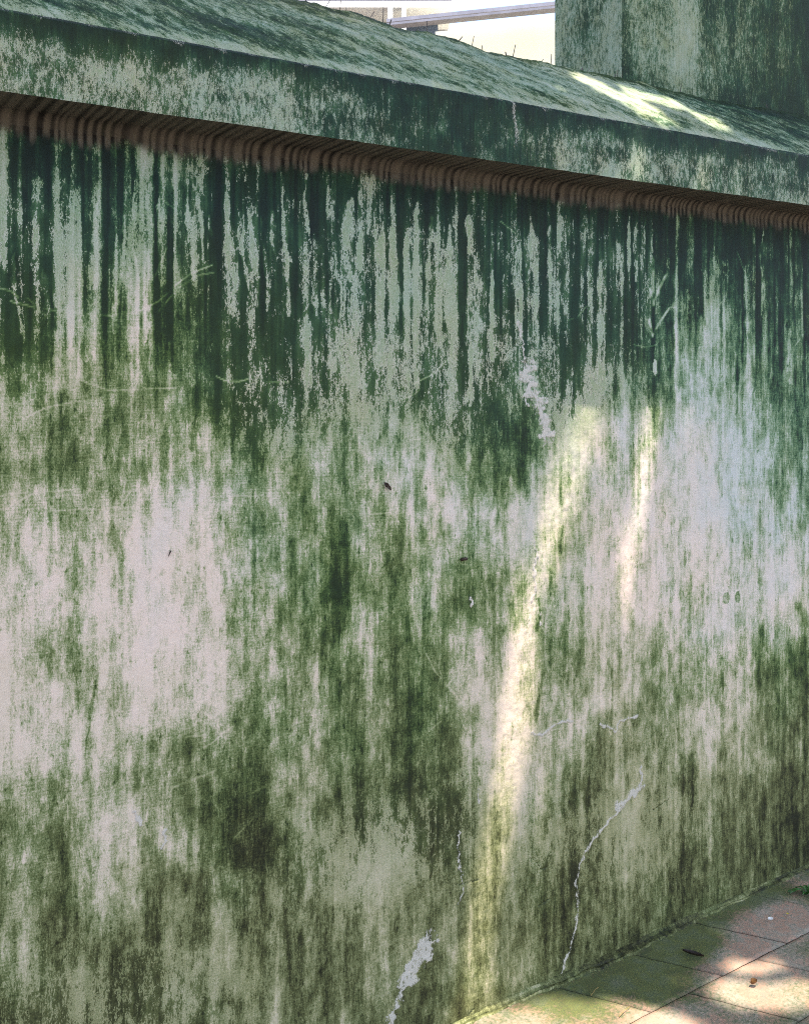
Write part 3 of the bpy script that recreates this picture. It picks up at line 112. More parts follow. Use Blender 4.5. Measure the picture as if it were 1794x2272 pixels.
def tag(o, label=None, cat=None, group=None, kind=None):
    if label: o['label'] = label
    if cat: o['category'] = cat
    if group: o['group'] = group
    if kind: o['kind'] = kind
    return o
def empty(name, loc=(0, 0, 0)):
    o = bpy.data.objects.new(name, None); C.objects.link(o); o.location = loc; o.empty_display_size = .05; return o
def link(name, me, parent=None, mat=None):
    o = bpy.data.objects.new(name, me); C.objects.link(o)
    if parent is not None: o.parent = parent; o.matrix_parent_inverse = parent.matrix_basis.inverted()
    if mat and not me.materials: me.materials.append(mat)
    return o
def mesh_py(name, vs, fs, smooth=False):
    me = bpy.data.meshes.new(name); me.from_pydata([tuple(v) for v in vs], [], fs); me.update()
    if smooth: me.polygons.foreach_set('use_smooth', [True] * len(me.polygons))
    return me
def grid_mesh(name, P, attrs, flip=False, smooth=True):
    """P: (nv, nu, 3) points; attrs: name -> (nv, nu, 4) or (nv, nu, 3)"""
    nv, nu = P.shape[:2]; n = nv * nu
    idx = np.arange(n).reshape(nv, nu)
    q = np.stack([idx[:-1, :-1], idx[:-1, 1:], idx[1:, 1:], idx[1:, :-1]], -1).reshape(-1, 4)
    if flip: q = q[:, ::-1]
    me = bpy.data.meshes.new(name); nf = len(q)
    me.vertices.add(n); me.vertices.foreach_set('co', P.reshape(-1).astype(np.float32))
    me.loops.add(nf * 4); me.loops.foreach_set('vertex_index', q.reshape(-1).astype(np.int32))
    me.polygons.add(nf); me.polygons.foreach_set('loop_start', np.arange(0, nf * 4, 4, dtype=np.int32))
    me.update(calc_edges=True)
    me.polygons.foreach_set('use_smooth', np.full(nf, smooth))
    for k, v in attrs.items():
        if v.shape[-1] == 4:
            at = me.attributes.new(k, 'FLOAT_COLOR', 'POINT'); at.data.foreach_set('color', v.reshape(-1).astype(np.float32))
        else:
            at = me.attributes.new(k, 'FLOAT_VECTOR', 'POINT'); at.data.foreach_set('vector', v.reshape(-1).astype(np.float32))
    me.update(); return me

# ------------------------------------------------------------------ materials
def mat(name):
    m = bpy.data.materials.new(name); m.use_nodes = True; m.node_tree.nodes.clear(); return m, m.node_tree
class NT:
    def __init__(s, nt): s.nt = nt
    def n(s, t, **kw):
        nd = s.nt.nodes.new(t)
        for k, v in kw.items(): setattr(nd, k, v)
        return nd
    def l(s, a, b): s.nt.links.new(a, b)
    def val(s, inp, v):
        if hasattr(v, 'is_linked') or isinstance(v, bpy.types.NodeSocket): s.l(v, inp)
        else: inp.default_value = v
    def m(s, op, a, b=0.0, c=0.0, clamp=False):
        nd = s.n('ShaderNodeMath', operation=op, use_clamp=clamp)
        s.val(nd.inputs[0], a); s.val(nd.inputs[1], b)
        if op in ('MULTIPLY_ADD', 'SMOOTH_MIN'): s.val(nd.inputs[2], c)
        return nd.outputs[0]
    def mix(s, f, a, b):
        nd = s.n('ShaderNodeMix', data_type='FLOAT'); s.val(nd.inputs[0], f); s.val(nd.inputs[2], a); s.val(nd.inputs[3], b); return nd.outputs[0]
    def mixc(s, f, a, b):
        nd = s.n('ShaderNodeMix', data_type='RGBA'); s.val(nd.inputs[0], f); s.val(nd.inputs[6], a); s.val(nd.inputs[7], b); return nd.outputs[2]
    def map(s, v, a, b, c=0., d=1., smooth=True):
        nd = s.n('ShaderNodeMapRange', interpolation_type='SMOOTHSTEP' if smooth else 'LINEAR'); s.val(nd.inputs[0], v)
        for i, q in enumerate((a, b, c, d)): nd.inputs[i + 1].default_value = q
        return nd.outputs[0]
    def scale(s, vec, sc):
        nd = s.n('ShaderNodeMapping'); s.l(vec, nd.inputs[0]); nd.inputs['Scale'].default_value = sc; return nd.outputs[0]
    def noise(s, vec, sc, detail=3., rough=.55, dist=0., ns=(1, 1, 1)):
        v = s.scale(vec, ns) if ns != (1, 1, 1) else vec
        nd = s.n('ShaderNodeTexNoise'); s.l(v, nd.inputs['Vector']); nd.inputs['Scale'].default_value = sc
        nd.inputs['Detail'].default_value = detail; nd.inputs['Roughness'].default_value = rough; nd.inputs['Distortion'].default_value = dist
        return nd.outputs[0]
    def ramp(s, v, stops):
        nd = s.n('ShaderNodeValToRGB'); s.l(v, nd.inputs[0]); e = nd.color_ramp.elements
        e[0].position, e[0].color = stops[0][0], (*stops[0][1], 1); e[1].position, e[1].color = stops[-1][0], (*stops[-1][1], 1)
        for p, c in stops[1:-1]: x = e.new(p); x.color = (*c, 1)
        return nd.outputs[0]

RT = [(0, (.455, .465, .435)), (.2, (.325, .375, .300)), (.42, (.150, .230, .122)), (.62, (.046, .108, .048)), (.82, (.010, .036, .0195)), (1, (.0030, .0112, .0092))]
RG = [(0, (.65, .52, .43)), (.2, (.455, .41, .295)), (.42, (.195, .240, .100)), (.62, (.078, .121, .032)), (.82, (.026, .052, .011)), (1, (.010, .022, .005))]
RO = [(0, (.50, .43, .30)), (.2, (.325, .305, .165)), (.42, (.165, .176, .072)), (.62, (.084, .091, .030)), (.82, (.034, .036, .011)), (1, (.012, .013, .004))]
RB = [(0, (.112, .100, .080)), (.5, (.055, .049, .040)), (1, (.0075, .0065, .006))]

def wall_material(name, grit=1.0):
    m, nt = mat(name); N = NT(nt)
    a1 = N.n('ShaderNodeAttribute', attribute_name='cover'); a2 = N.n('ShaderNodeAttribute', attribute_name='marks'); uv = N.n('ShaderNodeAttribute', attribute_name='suv')
    s1 = N.n('ShaderNodeSeparateColor'); N.l(a1.outputs['Color'], s1.inputs[0]); s2 = N.n('ShaderNodeSeparateColor'); N.l(a2.outputs['Color'], s2.inputs[0])
    m0, kind, flake = s1.outputs[0], s1.outputs[1], s1.outputs[2]
    scar, brown, stripe = s2.outputs[0], s2.outputs[1], s2.outputs[2]; crack = a2.outputs['Alpha']; V = uv.outputs['Vector']
    streak = N.noise(V, 1, 3, .6, 0, (230, 22, 1)); streak2 = N.noise(V, 1, 2, .6, 0, (70, 4, 1))
    speck = N.noise(V, 480, 3, .75, 0, (1, .55, 1)); blotch = N.noise(V, 34, 4, .62, .25, (1.3, .45, 1)); worm = N.noise(V, 190, 2, .5, 1.2, (1, .4, 1))
    big = N.noise(V, 9, 4, .55, .2, (1, .6, 1))
    # soft growth
    v = N.m('MULTIPLY_ADD', N.m('SUBTRACT', streak, .5), .34, m0); v = N.m('MULTIPLY_ADD', N.m('SUBTRACT', streak2, .5), .34, v)
    v = N.m('MULTIPLY_ADD', N.m('SUBTRACT', speck, .5), .90 * grit, v); v = N.m('MULTIPLY_ADD', N.m('SUBTRACT', blotch, .5), .82, v); wash = N.noise(V, 1, 2, .55, 0, (55, 1.6, 1)); v = N.m('MULTIPLY_ADD', N.m('SUBTRACT', wash, .5), .30, v)
    v = N.m('MULTIPLY_ADD', N.m('SUBTRACT', worm, .5), .5, v)
    soft = N.m('MULTIPLY_ADD', N.m('SUBTRACT', big, .5), .50, v)
    dab = N.noise(V, 62, 2, .5, .3, (1.7, .8, 1)); soft = N.m('MULTIPLY_ADD', N.map(dab, .60, .76), .24, soft); lite = N.noise(V, 47, 2, .5, .3, (2.4, .5, 1)); soft = N.m('MULTIPLY_ADD', N.map(lite, .60, .78), -.18, soft)
    rot_ = N.n('ShaderNodeMapping'); N.l(V, rot_.inputs[0]); rot_.inputs['Rotation'].default_value = (0, 0, .55); rot_.inputs['Scale'].default_value = (26, 330, 1)
    trow = N.noise(rot_.outputs[0], 1, 2, .6); soft = N.m('MULTIPLY_ADD', N.m('SUBTRACT', trow, .5), .30, soft)
    soft = N.map(soft, .07, .93, .0, 1., False)
    # flaking growth: hard edged pale islands with a light rim and greener middle
    h = N.m('MULTIPLY_ADD', N.m('SUBTRACT', blotch, .5), 1.2, m0); h = N.m('MULTIPLY_ADD', N.m('SUBTRACT', worm, .5), 1.0, h)
    h = N.m('MULTIPLY_ADD', N.m('SUBTRACT', streak, .5), .6, h); h = N.m('MULTIPLY_ADD', N.m('SUBTRACT', speck, .5), .9, h)
    dark = N.map(h, .50, .56); dv = N.m('MULTIPLY_ADD', m0, .42, .50); dv = N.m('MULTIPLY_ADD', N.m('SUBTRACT', streak2, .5), .40, dv); dv = N.m('MULTIPLY_ADD', N.m('SUBTRACT', big, .5), .40, dv, clamp=True)
    rim = N.map(h, .26, .46); pv = N.m('MULTIPLY_ADD', N.m('SUBTRACT', speck, .5), .9, N.mix(rim, .37, .14), clamp=True)
    hard = N.mix(dark, pv, dv)
    vv = N.mix(N.m('MULTIPLY', flake, .86), soft, hard)
    sc = N.map(N.m('MULTIPLY_ADD', N.m('SUBTRACT', speck, .5), 1.6, N.m('MULTIPLY_ADD', N.m('SUBTRACT', worm, .5), 2.2, scar)), .42, .60)
    sc = N.m('MULTIPLY', sc, N.map(scar, .03, .15))
    vv = N.mix(sc, vv, N.m('MULTIPLY', speck, .10))
    vv = N.mix(N.m('MULTIPLY', N.m('SUBTRACT', 1.0, a1.outputs['Alpha']), N.map(speck, .3, .6, .6, 1.)), vv, .0)
    vv = N.m('MAXIMUM', vv, N.m('MULTIPLY', crack, .97))
    cT = N.ramp(vv, RT); cG = N.ramp(vv, RG); cO = N.ramp(vv, RO)
    k2 = N.m('MULTIPLY_ADD', N.m('SUBTRACT', big, .5), .7, kind, clamp=True)
    c = N.mixc(N.map(k2, 0, .5, 0, 1, False), cT, cG); c = N.mixc(N.map(k2, .5, 1, 0, 1, False), c, cO)
    c = N.mixc(N.m('MULTIPLY', sc, .75), c, (.47, .44, .385, 1))
    # sooty drip stripes on the sheltered brown band
    sv = N.m('MULTIPLY_ADD', N.m('SUBTRACT', speck, .5), .45, stripe); sv = N.m('MULTIPLY_ADD', N.m('SUBTRACT', streak2, .5), .3, sv, clamp=True)
    cB = N.ramp(sv, RB)
    bf = N.map(N.m('MULTIPLY_ADD', N.m('SUBTRACT', worm, .5), .35, N.m('MULTIPLY_ADD', N.m('SUBTRACT', blotch, .5), .35, brown)), .30, .95)
    c = N.mixc(bf, c, cB)
    b = N.n('ShaderNodeBsdfPrincipled'); N.l(c, b.inputs['Base Color']); b.inputs['Specular IOR Level'].default_value = .25
    N.l(N.map(vv, 0, 1, .92, .68, False), b.inputs['Roughness'])
    hgt = N.m('MULTIPLY', speck, .8); hgt = N.m('MULTIPLY_ADD', worm, .5, hgt); hgt = N.m('MULTIPLY_ADD', sc, 1.5, N.m('MULTIPLY_ADD', vv, -.7, hgt)); hgt = N.m('MULTIPLY_ADD', blotch, .8, hgt); hgt = N.m('MULTIPLY_ADD', crack, -2., hgt)
    bp = N.n('ShaderNodeBump'); N.l(hgt, bp.inputs['Height']); bp.inputs['Strength'].default_value = .55; bp.inputs['Distance'].default_value = .0016
    N.l(bp.outputs[0], b.inputs['Normal'])
    o = N.n('ShaderNodeOutputMaterial'); N.l(b.outputs[0], o.inputs[0]); return m
M_wall = wall_material('weathered_plaster'); M_cope = wall_material('weathered_coping', .8)

def simple(name, col, rough=.8, var=.25, sc=20., metal=0., spec=.3, bump=.0, col2=None, ns=(1, 1, 1)):
    m, nt = mat(name); N = NT(nt); g = N.n('ShaderNodeTexCoord'); n1 = N.noise(g.outputs['Object'], sc, 5, .6, .2, ns)
    c2 = col2 or tuple(x * (1 - var) for x in col)
    c = N.mixc(N.map(n1, .35, .65), (*col, 1), (*c2, 1))
    b = N.n('ShaderNodeBsdfPrincipled'); N.l(c, b.inputs['Base Color']); b.inputs['Roughness'].default_value = rough; b.inputs['Metallic'].default_value = metal; b.inputs['Specular IOR Level'].default_value = spec
    if bump:
        bp = N.n('ShaderNodeBump'); N.l(n1, bp.inputs['Height']); bp.inputs['Strength'].default_value = .5; bp.inputs['Distance'].default_value = bump; N.l(bp.outputs[0], b.inputs['Normal'])
    o = N.n('ShaderNodeOutputMaterial'); N.l(b.outputs[0], o.inputs[0]); return m

# ------------------------------------------------------------------ the garden wall
wall = tag(empty('garden_wall', (1.8, 0, 0)), 'long mossy plastered garden wall with drip streaks below its overhanging sloped coping', 'wall', kind='thing')
Z0 = 2.114; YF = -.145; ZF = 2.264
cov = np.array(COVER, float) / 99; lowz = sstep(1.62, 1.35, np.linspace(0, 2.12, cov.shape[0]))[:, None]; cov = cov * (1 - lowz * (.36 - .40 * cov)); cov = cov + (1 - lowz) * .10 * sstep(.5, 1.2, np.linspace(.3, 3.2, cov.shape[1]))[None, :] - (1 - lowz) * .10 * sstep(1.1, .6, np.linspace(.3, 3.2, cov.shape[1]))[None, :]; cov = cov + .18 * (cov - .45) * sstep(.9, .6, np.linspace(0, 2.12, cov.shape[0]))[:, None]
def cover_at(X, Z):
    c = np.clip((X - .3) / 2.9 * 59, 0, 58.999); r = np.clip(Z / 2.12 * 47, 0, 46.999)
    i = c.astype(int); j = r.astype(int); s = c - i; t = r - j
    return cov[j, i] * (1 - s) * (1 - t) + cov[j, i + 1] * s * (1 - t) + cov[j + 1, i] * (1 - s) * t + cov[j + 1, i + 1] * s * t
def gz(x, y): return .038 * (x - 1.5) + 0 * y
def stripes(X):
    w = X + .006 * (vnoise(X * 9, 0 * X) - .5)
    ph = 47 * w + 1.5 * vnoise(w * 14, 0 * w, 3) + .7 * vnoise(w * 37, 0 * w, 4)
    return np.clip((1.1 * sstep(.30, .95, .5 + .5 * np.sin(6.2832 * ph)) * (.35 + .9 * vnoise(w * 27, 0 * w, 8)) + .35 * sstep(.6, .9, vnoise(w * 120, 0 * w, 12))), 0, 1)

def dist_poly(X, Z, pts):
    d = np.full(X.shape, 1e9)
    for (x0, z0), (x1, z1) in zip(pts[:-1], pts[1:]):
        dx, dz = x1 - x0, z1 - z0; L = dx * dx + dz * dz + 1e-12
        t = np.clip(((X - x0) * dx + (Z - z0) * dz) / L, 0, 1)
        d = np.minimum(d, np.hypot(X - x0 - t * dx, Z - z0 - t * dz))
    return d
def window(xs, zs, pts, pad):
    px = [p[0] for p in pts]; pz = [p[1] for p in pts]
    i0, i1 = np.searchsorted(xs, [min(px) - pad, max(px) + pad]); j0, j1 = np.searchsorted(zs, [min(pz) - pad, max(pz) + pad])
    return slice(max(j0, 0), j1 + 1), slice(max(i0, 0), i1 + 1)

# face of the wall
xs = [.33]
while xs[-1] < 3.0: xs.append(xs[-1] + .0017 + .0011 * (xs[-1] - .3))
xs = np.concatenate([np.arange(-2.5, .33, .03), xs, np.arange(3.02, 8, .03)]); zs = np.concatenate([np.arange(-.1, 2.04, .0032), np.arange(2.04, 2.0901, .0025)])
X, Z = np.meshgrid(xs, zs)
XW = X + .05 * (fbm(X * 14, Z * 9, 3, 5) - .5) * sstep(1.4, 1.1, Z) + .010 * (fbm(X * 60, Z * 25, 3, 2) - .5) + .007 * (fbm(X * 140, Z * 90, 2, 8) - .5) + .03 * (fbm(X * 8, Z * 5, 2, 4) - .5); ZW = Z + .03 * (fbm(X * 30, Z * 12, 3, 6) - .5)
cv = cover_at(XW + .04 * (fbm(X * 12, Z * 6, 3, 21) - .5), ZW)
outx = sstep(.33, .2, X) + sstep(3.0, 3.2, X)
cv = cv * (1 - outx) + outx * np.clip(.5 + .9 * (fbm(X * 2.5, Z * 1.6, 4, 30) - .5) + .35 * sstep(1.3, 2.0, Z), 0, 1)
cv = cv + .34 * (fbm(X * 17 + .6 * Z, Z * 9, 3, 23) - .5) * sstep(.05, .3, cv) + .22 * (fbm(X * 40, Z * 26, 2, 25) - .5)
fl = np.clip(sstep(1.38, 1.62, Z + .35 * (fbm(X * 5, X * 0, 3, 12) - .5)) * sstep(.72, .95, X) * sstep(2.25, 2.0, X)
             + .85 * gauss(X, Z, .42, 1.80, .14, .22) + .75 * gauss(X, Z, 1.30, .50, .28, .13) + .6 * gauss(X, Z, .60, .30, .35, .16) + .5 * gauss(X, Z, 2.0, .35, .35, .18)
             + .3 * gauss(X, Z, 1.80, 1.22, .12, .30) + .45 * sstep(1.7, 1.85, Z), 0, 1)
fl *= np.clip(.55 + 1.1 * fbm(X * 7, Z * 4, 3, 41), 0, 1)
for pts, w, v, k in STREAKS_AND_SUN:
    jj, ii = window(xs, zs, pts, w * 1.6 + .03)
    if X[jj, ii].size == 0: continue
    d = dist_poly(XW[jj, ii], Z[jj, ii] * 1.0, pts)
    zt_, zb_ = max(p[1] for p in pts), min(p[1] for p in pts); tz = np.clip((Z[jj, ii] - zb_ + .02) / (zt_ - zb_ + .04), 0, 1)
    tap = np.clip(6 * tz * (1 - tz), .12, 1) if v < .5 else np.clip(3.2 * tz, .12, 1)
    ww = w * .62 * tap * (.35 + 1.3 * vnoise(Z[jj, ii] * 26, X[jj, ii] * 0, int(pts[0][0] * 100)))
    f = k * .8 * (.72 if w > .02 and v > .5 else 1.) * sstep(1.5, .2, d / ww) * (.40 + .8 * fbm(X[jj, ii] * 90, Z[jj, ii] * 45, 2, 77))
    cv[jj, ii] = cv[jj, ii] * (1 - f) + v * f
# general fine drips under the shelter
dr = sstep(1.35, 1.9, Z) * (fbm(X * 75, Z * 2.2, 3, 55) - .5) * (1.1 + .7 * sstep(1.1, .6, X)) + (fbm(X * 45, Z * 2.5, 3, 57) - .5) * .35
cv = cv + dr
lowr = sstep(1.9, 2.6, X)
kind = np.clip(1.22 - Z * .62 - .36 * lowr * sstep(.3, .9, Z) + .35 * gauss(X, Z, .55, 1.55, .35, .25) * 1 + .3 * (fbm(X * 4, Z * 2, 3, 61) - .5), 0, 1)  # growth hue by height; bluish shade light at top and right is painted in
scar = np.zeros_like(X); scr = np.zeros_like(X); crack = np.zeros_like(X)
for pts, w, v, k in SCARS:
    jj, ii = window(xs, zs, pts, w * 2 + .03)
    xq, zq = X[jj, ii], Z[jj, ii]; am = max(w, .009)
    d = dist_poly(xq + am * .9 * (vnoise(xq * 130, zq * 130, 3) - .5) + am * .9 * (vnoise(xq * 40, zq * 75, 4) - .5) + am * .5 * (vnoise(xq * 0, zq * 230, 5) - .5), zq + am * (vnoise(xq * 70, zq * 70, 6) - .5), pts)
    scar[jj, ii] = np.maximum(scar[jj, ii], (.55 + .6 * vnoise(xq * 55, zq * 55, 9)) * sstep(1.6, .3, d / (w * .58)))
for pts, w, v, k in SCRATCHES:
    jj, ii = window(xs, zs, pts, w * 2 + .02)
    d = dist_poly(X[jj, ii], Z[jj, ii], pts)
    scr[jj, ii] = np.maximum(scr[jj, ii], .95 * k ** .7 * sstep(1.5, .2, d / max(w * .7, .0019)) * sstep(.15, .6, fbm(X[jj, ii] * 40, Z[jj, ii] * 40, 3, 5)))
for pts, w, v, k in CRACKS:
    jj, ii = window(xs, zs, pts, w * 2 + .02)
    d = dist_poly(X[jj, ii] + .004 * (vnoise(X[jj, ii] * 90, Z[jj, ii] * 90, 3) - .5), Z[jj, ii] + .004 * (vnoise(X[jj, ii] * 90, Z[jj, ii] * 90, 9) - .5), pts)
    crack[jj, ii] = np.maximum(crack[jj, ii], sstep(1.5, .4, d / (w * .6)))
for (bx, bz), rx, rz in ((BUGS[3], .016, .017), (BUGS[4], .012, .017)):      # two damp oval prints with pale rims
    e = np.hypot((X - bx) / rx, (Z - bz) / rz * .9); cv = cv * (1 - sstep(1.5, 1.2, e)) + .08 * sstep(1.5, 1.2, e)
    cv = np.where(e < 1, .42 * np.ones_like(cv), cv); fl = np.where(e < 1.2, 0, fl)
bx, bz = BUGS[5]; e = np.hypot((X - bx) / .008, (Z - bz) / .024); cv = np.where(e < 1, .2, cv)
brown = sstep(2.036, 2.096, Z + .03 * (fbm(X * 30, X * 0, 4, 71) - .5)) * 1.0
brown = np.clip(brown, 0, 1)
strp = stripes(X) * sstep(2.0, 2.03, Z)
# dirt splash at the very foot
foot = sstep(.18, .0, Z - gz(X, 0)); cv = cv * (1 - .5 * foot) + .62 * foot * .5; cv = cv - .17 * gauss(X, Z, .85, .70, .14, .24) - .04 * sstep(.9, .3, Z) * sstep(2.1, 2.5, X)
cv = cv + .30 * (fbm(X * 30, Z * 3.0, 3, 27) - .5) * sstep(1.5, 1.2, Z)
relief = .006 * (fbm(X * 2.2, Z * 2.2, 3, 81) - .5) + .0016 * (fbm(X * 45, Z * 30, 3, 82) - .5) * 2 + .0012 * (fbm(X * 160, Z * 120, 2, 84) - .5)
relief -= .0014 * sstep(.35, .6, scar) ; relief += .003 * crack
relief *= sstep(2.09, 2.06, Z)
P = np.stack([X, relief, Z], -1)
one = np.ones_like(X)
me = grid_mesh('wall_face', P, {'cover': np.stack([cv, kind, fl, 1 - scr], -1), 'marks': np.stack([scar, brown, strp, crack], -1), 'suv': np.stack([X, Z, 0 * X], -1)}, flip=False)
link('wall_face', me, wall, M_wall)

# soffit with the rounded inner corner
xs2 = np.concatenate([np.arange(-2.5, .3, .03), np.arange(.3, 3.05, .0045), np.arange(3.05, 8, .03)])
prof = [(0.0, 2.09, 0.0)] + [(-.024 * (1 - math.cos(t)), 2.09 + .024 * math.sin(t), .024 * t) for t in np.linspace(.2, math.pi / 2, 7)]
prof += [(y, Z0, .038 + (-y - .024)) for y in np.linspace(-.03, YF + .002, 36)]
prof = np.array(prof); U, K = np.meshgrid(xs2, np.arange(len(prof)))
Y2 = prof[K, 0]; Zs = prof[K, 1]; L2 = prof[K, 2]
sh = U + .05 * np.clip(L2 - .03, 0, 1) * (vnoise(U * 3, 0 * U, 90) - .1)
st = np.clip(stripes(sh) * (.85 - .10 * sstep(.03, .15, L2)) + .08 * sstep(.02, 0, np.abs(L2 - .03)) + .3 * (fbm(U * 60, L2 * 25, 3, 93) - .5), 0, 1)
P = np.stack([U, Y2, Zs + .0015 * (fbm(U * 12, L2 * 12, 3, 95) - .5) * sstep(0, .02, L2)], -1); o1 = np.ones_like(U)
me = grid_mesh('soffit', P, {'cover': np.stack([.8 * o1, .8 * o1, 0 * o1, o1], -1), 'marks': np.stack([0 * o1, o1 * .9, st, 0 * o1], -1), 'suv': np.stack([U, L2 + 3, 0 * U], -1)})
link('soffit', me, wall, M_wall)

# fascia (front edge of the coping)
fz = np.linspace(Z0 - .001, ZF, 58)
U, F = np.meshgrid(xs2, fz); q = (F - Z0) / (ZF - Z0)
pale = sstep(.90, .50, q + .30 * (fbm(U * 6, F * 0, 3, 101) - .5)) * (.30 + .12 * sstep(1.5, .6, U)) * (.55 + .9 * fbm(U * 5, F * 14, 3, 103)) + .10 * gauss(U, q, 1.9, .2, .4, .5)
cvf = .93 - pale + .5 * (fbm(U * 28, F * 20, 3, 105) - .5) - .03 * sstep(.9, .5, U) * (q < .8) + .18 * sstep(1.1, 1.25, U) * sstep(1.75, 1.6, U) * sstep(.0, .4, .6 - np.abs(q - .35))
kf = np.clip(.05 + .22 * sstep(1.0, .4, U) + .25 * (fbm(U * 6, F * 8, 3, 107) - .5), 0, 1)
flf = np.clip(.95 * sstep(1.0, .8, q) + 0, 0, 1)
scf = .55 * sstep(.008, .001, np.abs(U - 1.55 - .012 * (vnoise(F * 60, 0 * F, 19) - .5))) * sstep(.1, .5, q) + .35 * sstep(.92, 1.0, q + .22 * (fbm(U * 43, 0 * U, 4, 33) - .6)) * (fbm(U * 9, 0 * U, 2, 109) > .42)
yy = YF + .0025 * (fbm(U * 9, F * 9, 3, 111) - .5) + .0012 * (fbm(U * 70, F * 60, 2, 112) - .5) + .010 * sstep(.93, 1.0, q) ** 2 + .0004 * (fbm(U * 37, 0 * U, 4, 113) - .5) * sstep(.9, 1, q)
zz = F + .0012 * (fbm(U * 31, 0 * U, 4, 114) - .5) * sstep(.85, 1, q) + .0015 * (vnoise(U * 30, 0 * U, 116) - .5) * sstep(.1, 0, q)
P = np.stack([U, yy, zz], -1); o1 = np.ones_like(U)
me = grid_mesh('fascia', P, {'cover': np.stack([np.clip(cvf, 0, 1.2), kf, flf, o1], -1), 'marks': np.stack([np.clip(scf, 0, 1), 0 * o1, 0 * o1, 0 * o1], -1), 'suv': np.stack([U * 2.6, (F + 5) * 2.6, 0 * U], -1)})
link('fascia', me, wall, M_wall)
edge_y, edge_z = yy[-1], zz[-1]

# sloping coping, crest and back
cxp = np.array([p[0] for p in CREST]); czp = np.array([p[1] for p in CREST])
crest = np.interp(xs2, np.concatenate([[-2.5], cxp, [8]]), np.concatenate([[2.48], czp, [2.475]])) + .006 * (vnoise(xs2 * 14, 0 * xs2, 120) - .5) + .003 * (vnoise(xs2 * 50, 0 * xs2, 122) - .5)
tt = np.linspace(0, 1, 96); U, Tt = np.meshgrid(xs2, tt)
front = Tt <= .72; s = np.clip(Tt / .72, 0, 1); b = np.clip((Tt - .72) / .28, 0, 1)
Yc = np.where(front, edge_y[None] + (.10 - edge_y[None]) * s, .10 + .20 * b)
prof_z = s ** .90 * .985 + .015 * s
Zc = np.where(front, edge_z[None] + (crest[None] - edge_z[None]) * (prof_z + .10 * s * (1 - s)), crest[None] - .22 * b ** 1.3)
rough_ = sstep(0, .06, Tt)
Zc = Zc + rough_ * (.012 * (fbm(U * 7, Tt * 6, 3, 124) - .5) + .006 * (fbm(U * 30 + Tt * 6, Tt * 16, 3, 126) - .5) + .0028 * (fbm(U * 95 + Tt * 20, Tt * 40, 2, 128) - .5))
LL = Tt * .46
rot = LL + .50 * U + .02 * (fbm(U * 9, LL * 9, 3, 129) - .5)                                                   # trowel marks run aslant down the slope
glare_mid = gauss(U, s, 1.35, .6, .55, .9)  # lens glare painted as paler cover around the middle of the coping
cvc = .68 + .42 * (fbm(rot * 22, U * 3.0, 4, 130) - .5) + .55 * (fbm(rot * 60, U * 16, 3, 132) - .5) - .16 * glare_mid - .30 * gauss(U, s, 2.0, .5, .35, .5) - .25 * sstep(.10, .02, s) + .22 * sstep(.8, 1, s) + .25 * sstep(2.2, 2.7, U) * sstep(.5, .9, s)
kc = np.clip(.12 + .35 * sstep(.75, 1, s) + .4 * (fbm(U * 5, LL * 9, 3, 134) - .5) + .3 * gauss(U, s, 1.2, .9, .15, .2), 0, 1)
P = np.stack([U, Yc, Zc], -1); o1 = np.ones_like(U)
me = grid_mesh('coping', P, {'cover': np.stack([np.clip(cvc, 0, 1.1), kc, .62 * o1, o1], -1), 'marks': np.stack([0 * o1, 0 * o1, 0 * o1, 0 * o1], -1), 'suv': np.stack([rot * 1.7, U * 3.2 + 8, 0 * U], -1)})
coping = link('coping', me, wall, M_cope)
# back of the wall closes the solid
me = mesh_py('wall_back', [(-2.5, .30, -.1), (8, .30, -.1), (8, .30, 2.3), (-2.5, .30, 2.3)], [(0, 1, 2, 3)])
M_back = simple('rear_plaster', (.20, .22, .17), .9, .5, 6); link('wall_back', me, wall, M_back)

# spikes cast into the crest
M_rust = simple('rusty_iron', (.10, .085, .075), .8, .5, 90)
def crest_at(x): return float(np.interp(x, xs2, crest))
for (x0, z0, x1, z1, r) in SPIKES:
    n = 6; v = []; zb = crest_at(x0) - .02; y0 = .10; ly = random.uniform(-.004, .004)
    L = [(x0, y0, zb), (x0, y0, crest_at(x0) + .001), (x1, y0 + ly, max(crest_at(x0) + (z1 - z0), crest_at(x0) + .006))]
    for i, (a, b2, c) in enumerate(L):
        rr = max(r * 1.35, .0010) * (1.0 if i < 2 else .8)
        for k in range(n): v.append((a + rr * math.cos(k * 2 * math.pi / n), b2 + rr * math.sin(k * 2 * math.pi / n), c))
    f = [(i * n + k, i * n + (k + 1) % n, (i + 1) * n + (k + 1) % n, (i + 1) * n + k) for i in range(2) for k in range(n)] + [tuple(range(2 * n, 3 * n))]
    link('spike', mesh_py('spike', v, f), coping, M_rust)

# cement skirt where the wall meets the paving
M_skirt = wall_material('skirt_cement', 1.1)
xf = np.concatenate([np.arange(-2.5, 1.2, .03), np.arange(1.2, 3.1, .005), np.arange(3.1, 8, .03)]); ft = np.linspace(0, 1, 22)
U, Tt = np.meshgrid(xf, ft)
wd = .026 + .03 * (fbm(U * 4, 0 * U, 3, 140) - .5) + .012 * (vnoise(U * 40, 0 * U, 141) - .5); ht = .010 + .012 * (fbm(U * 5, 0 * U, 3, 142) - .5)
Yk = .002 - wd * Tt; Zk = gz(U, 0) + ht * (1 - Tt) ** 1.9 + .004 + .003 * (fbm(U * 30, Tt * 5, 3, 144) - .5) - .010 * sstep(.75, 1, Tt)
crk = sstep(.10, .04, np.abs(Tt - .55 - .55 * (fbm(U * 7, 0 * U, 3, 146) - .5))) * (fbm(U * 3.2, 0 * U, 2, 148) > .5)
Zk -= .002 * crk
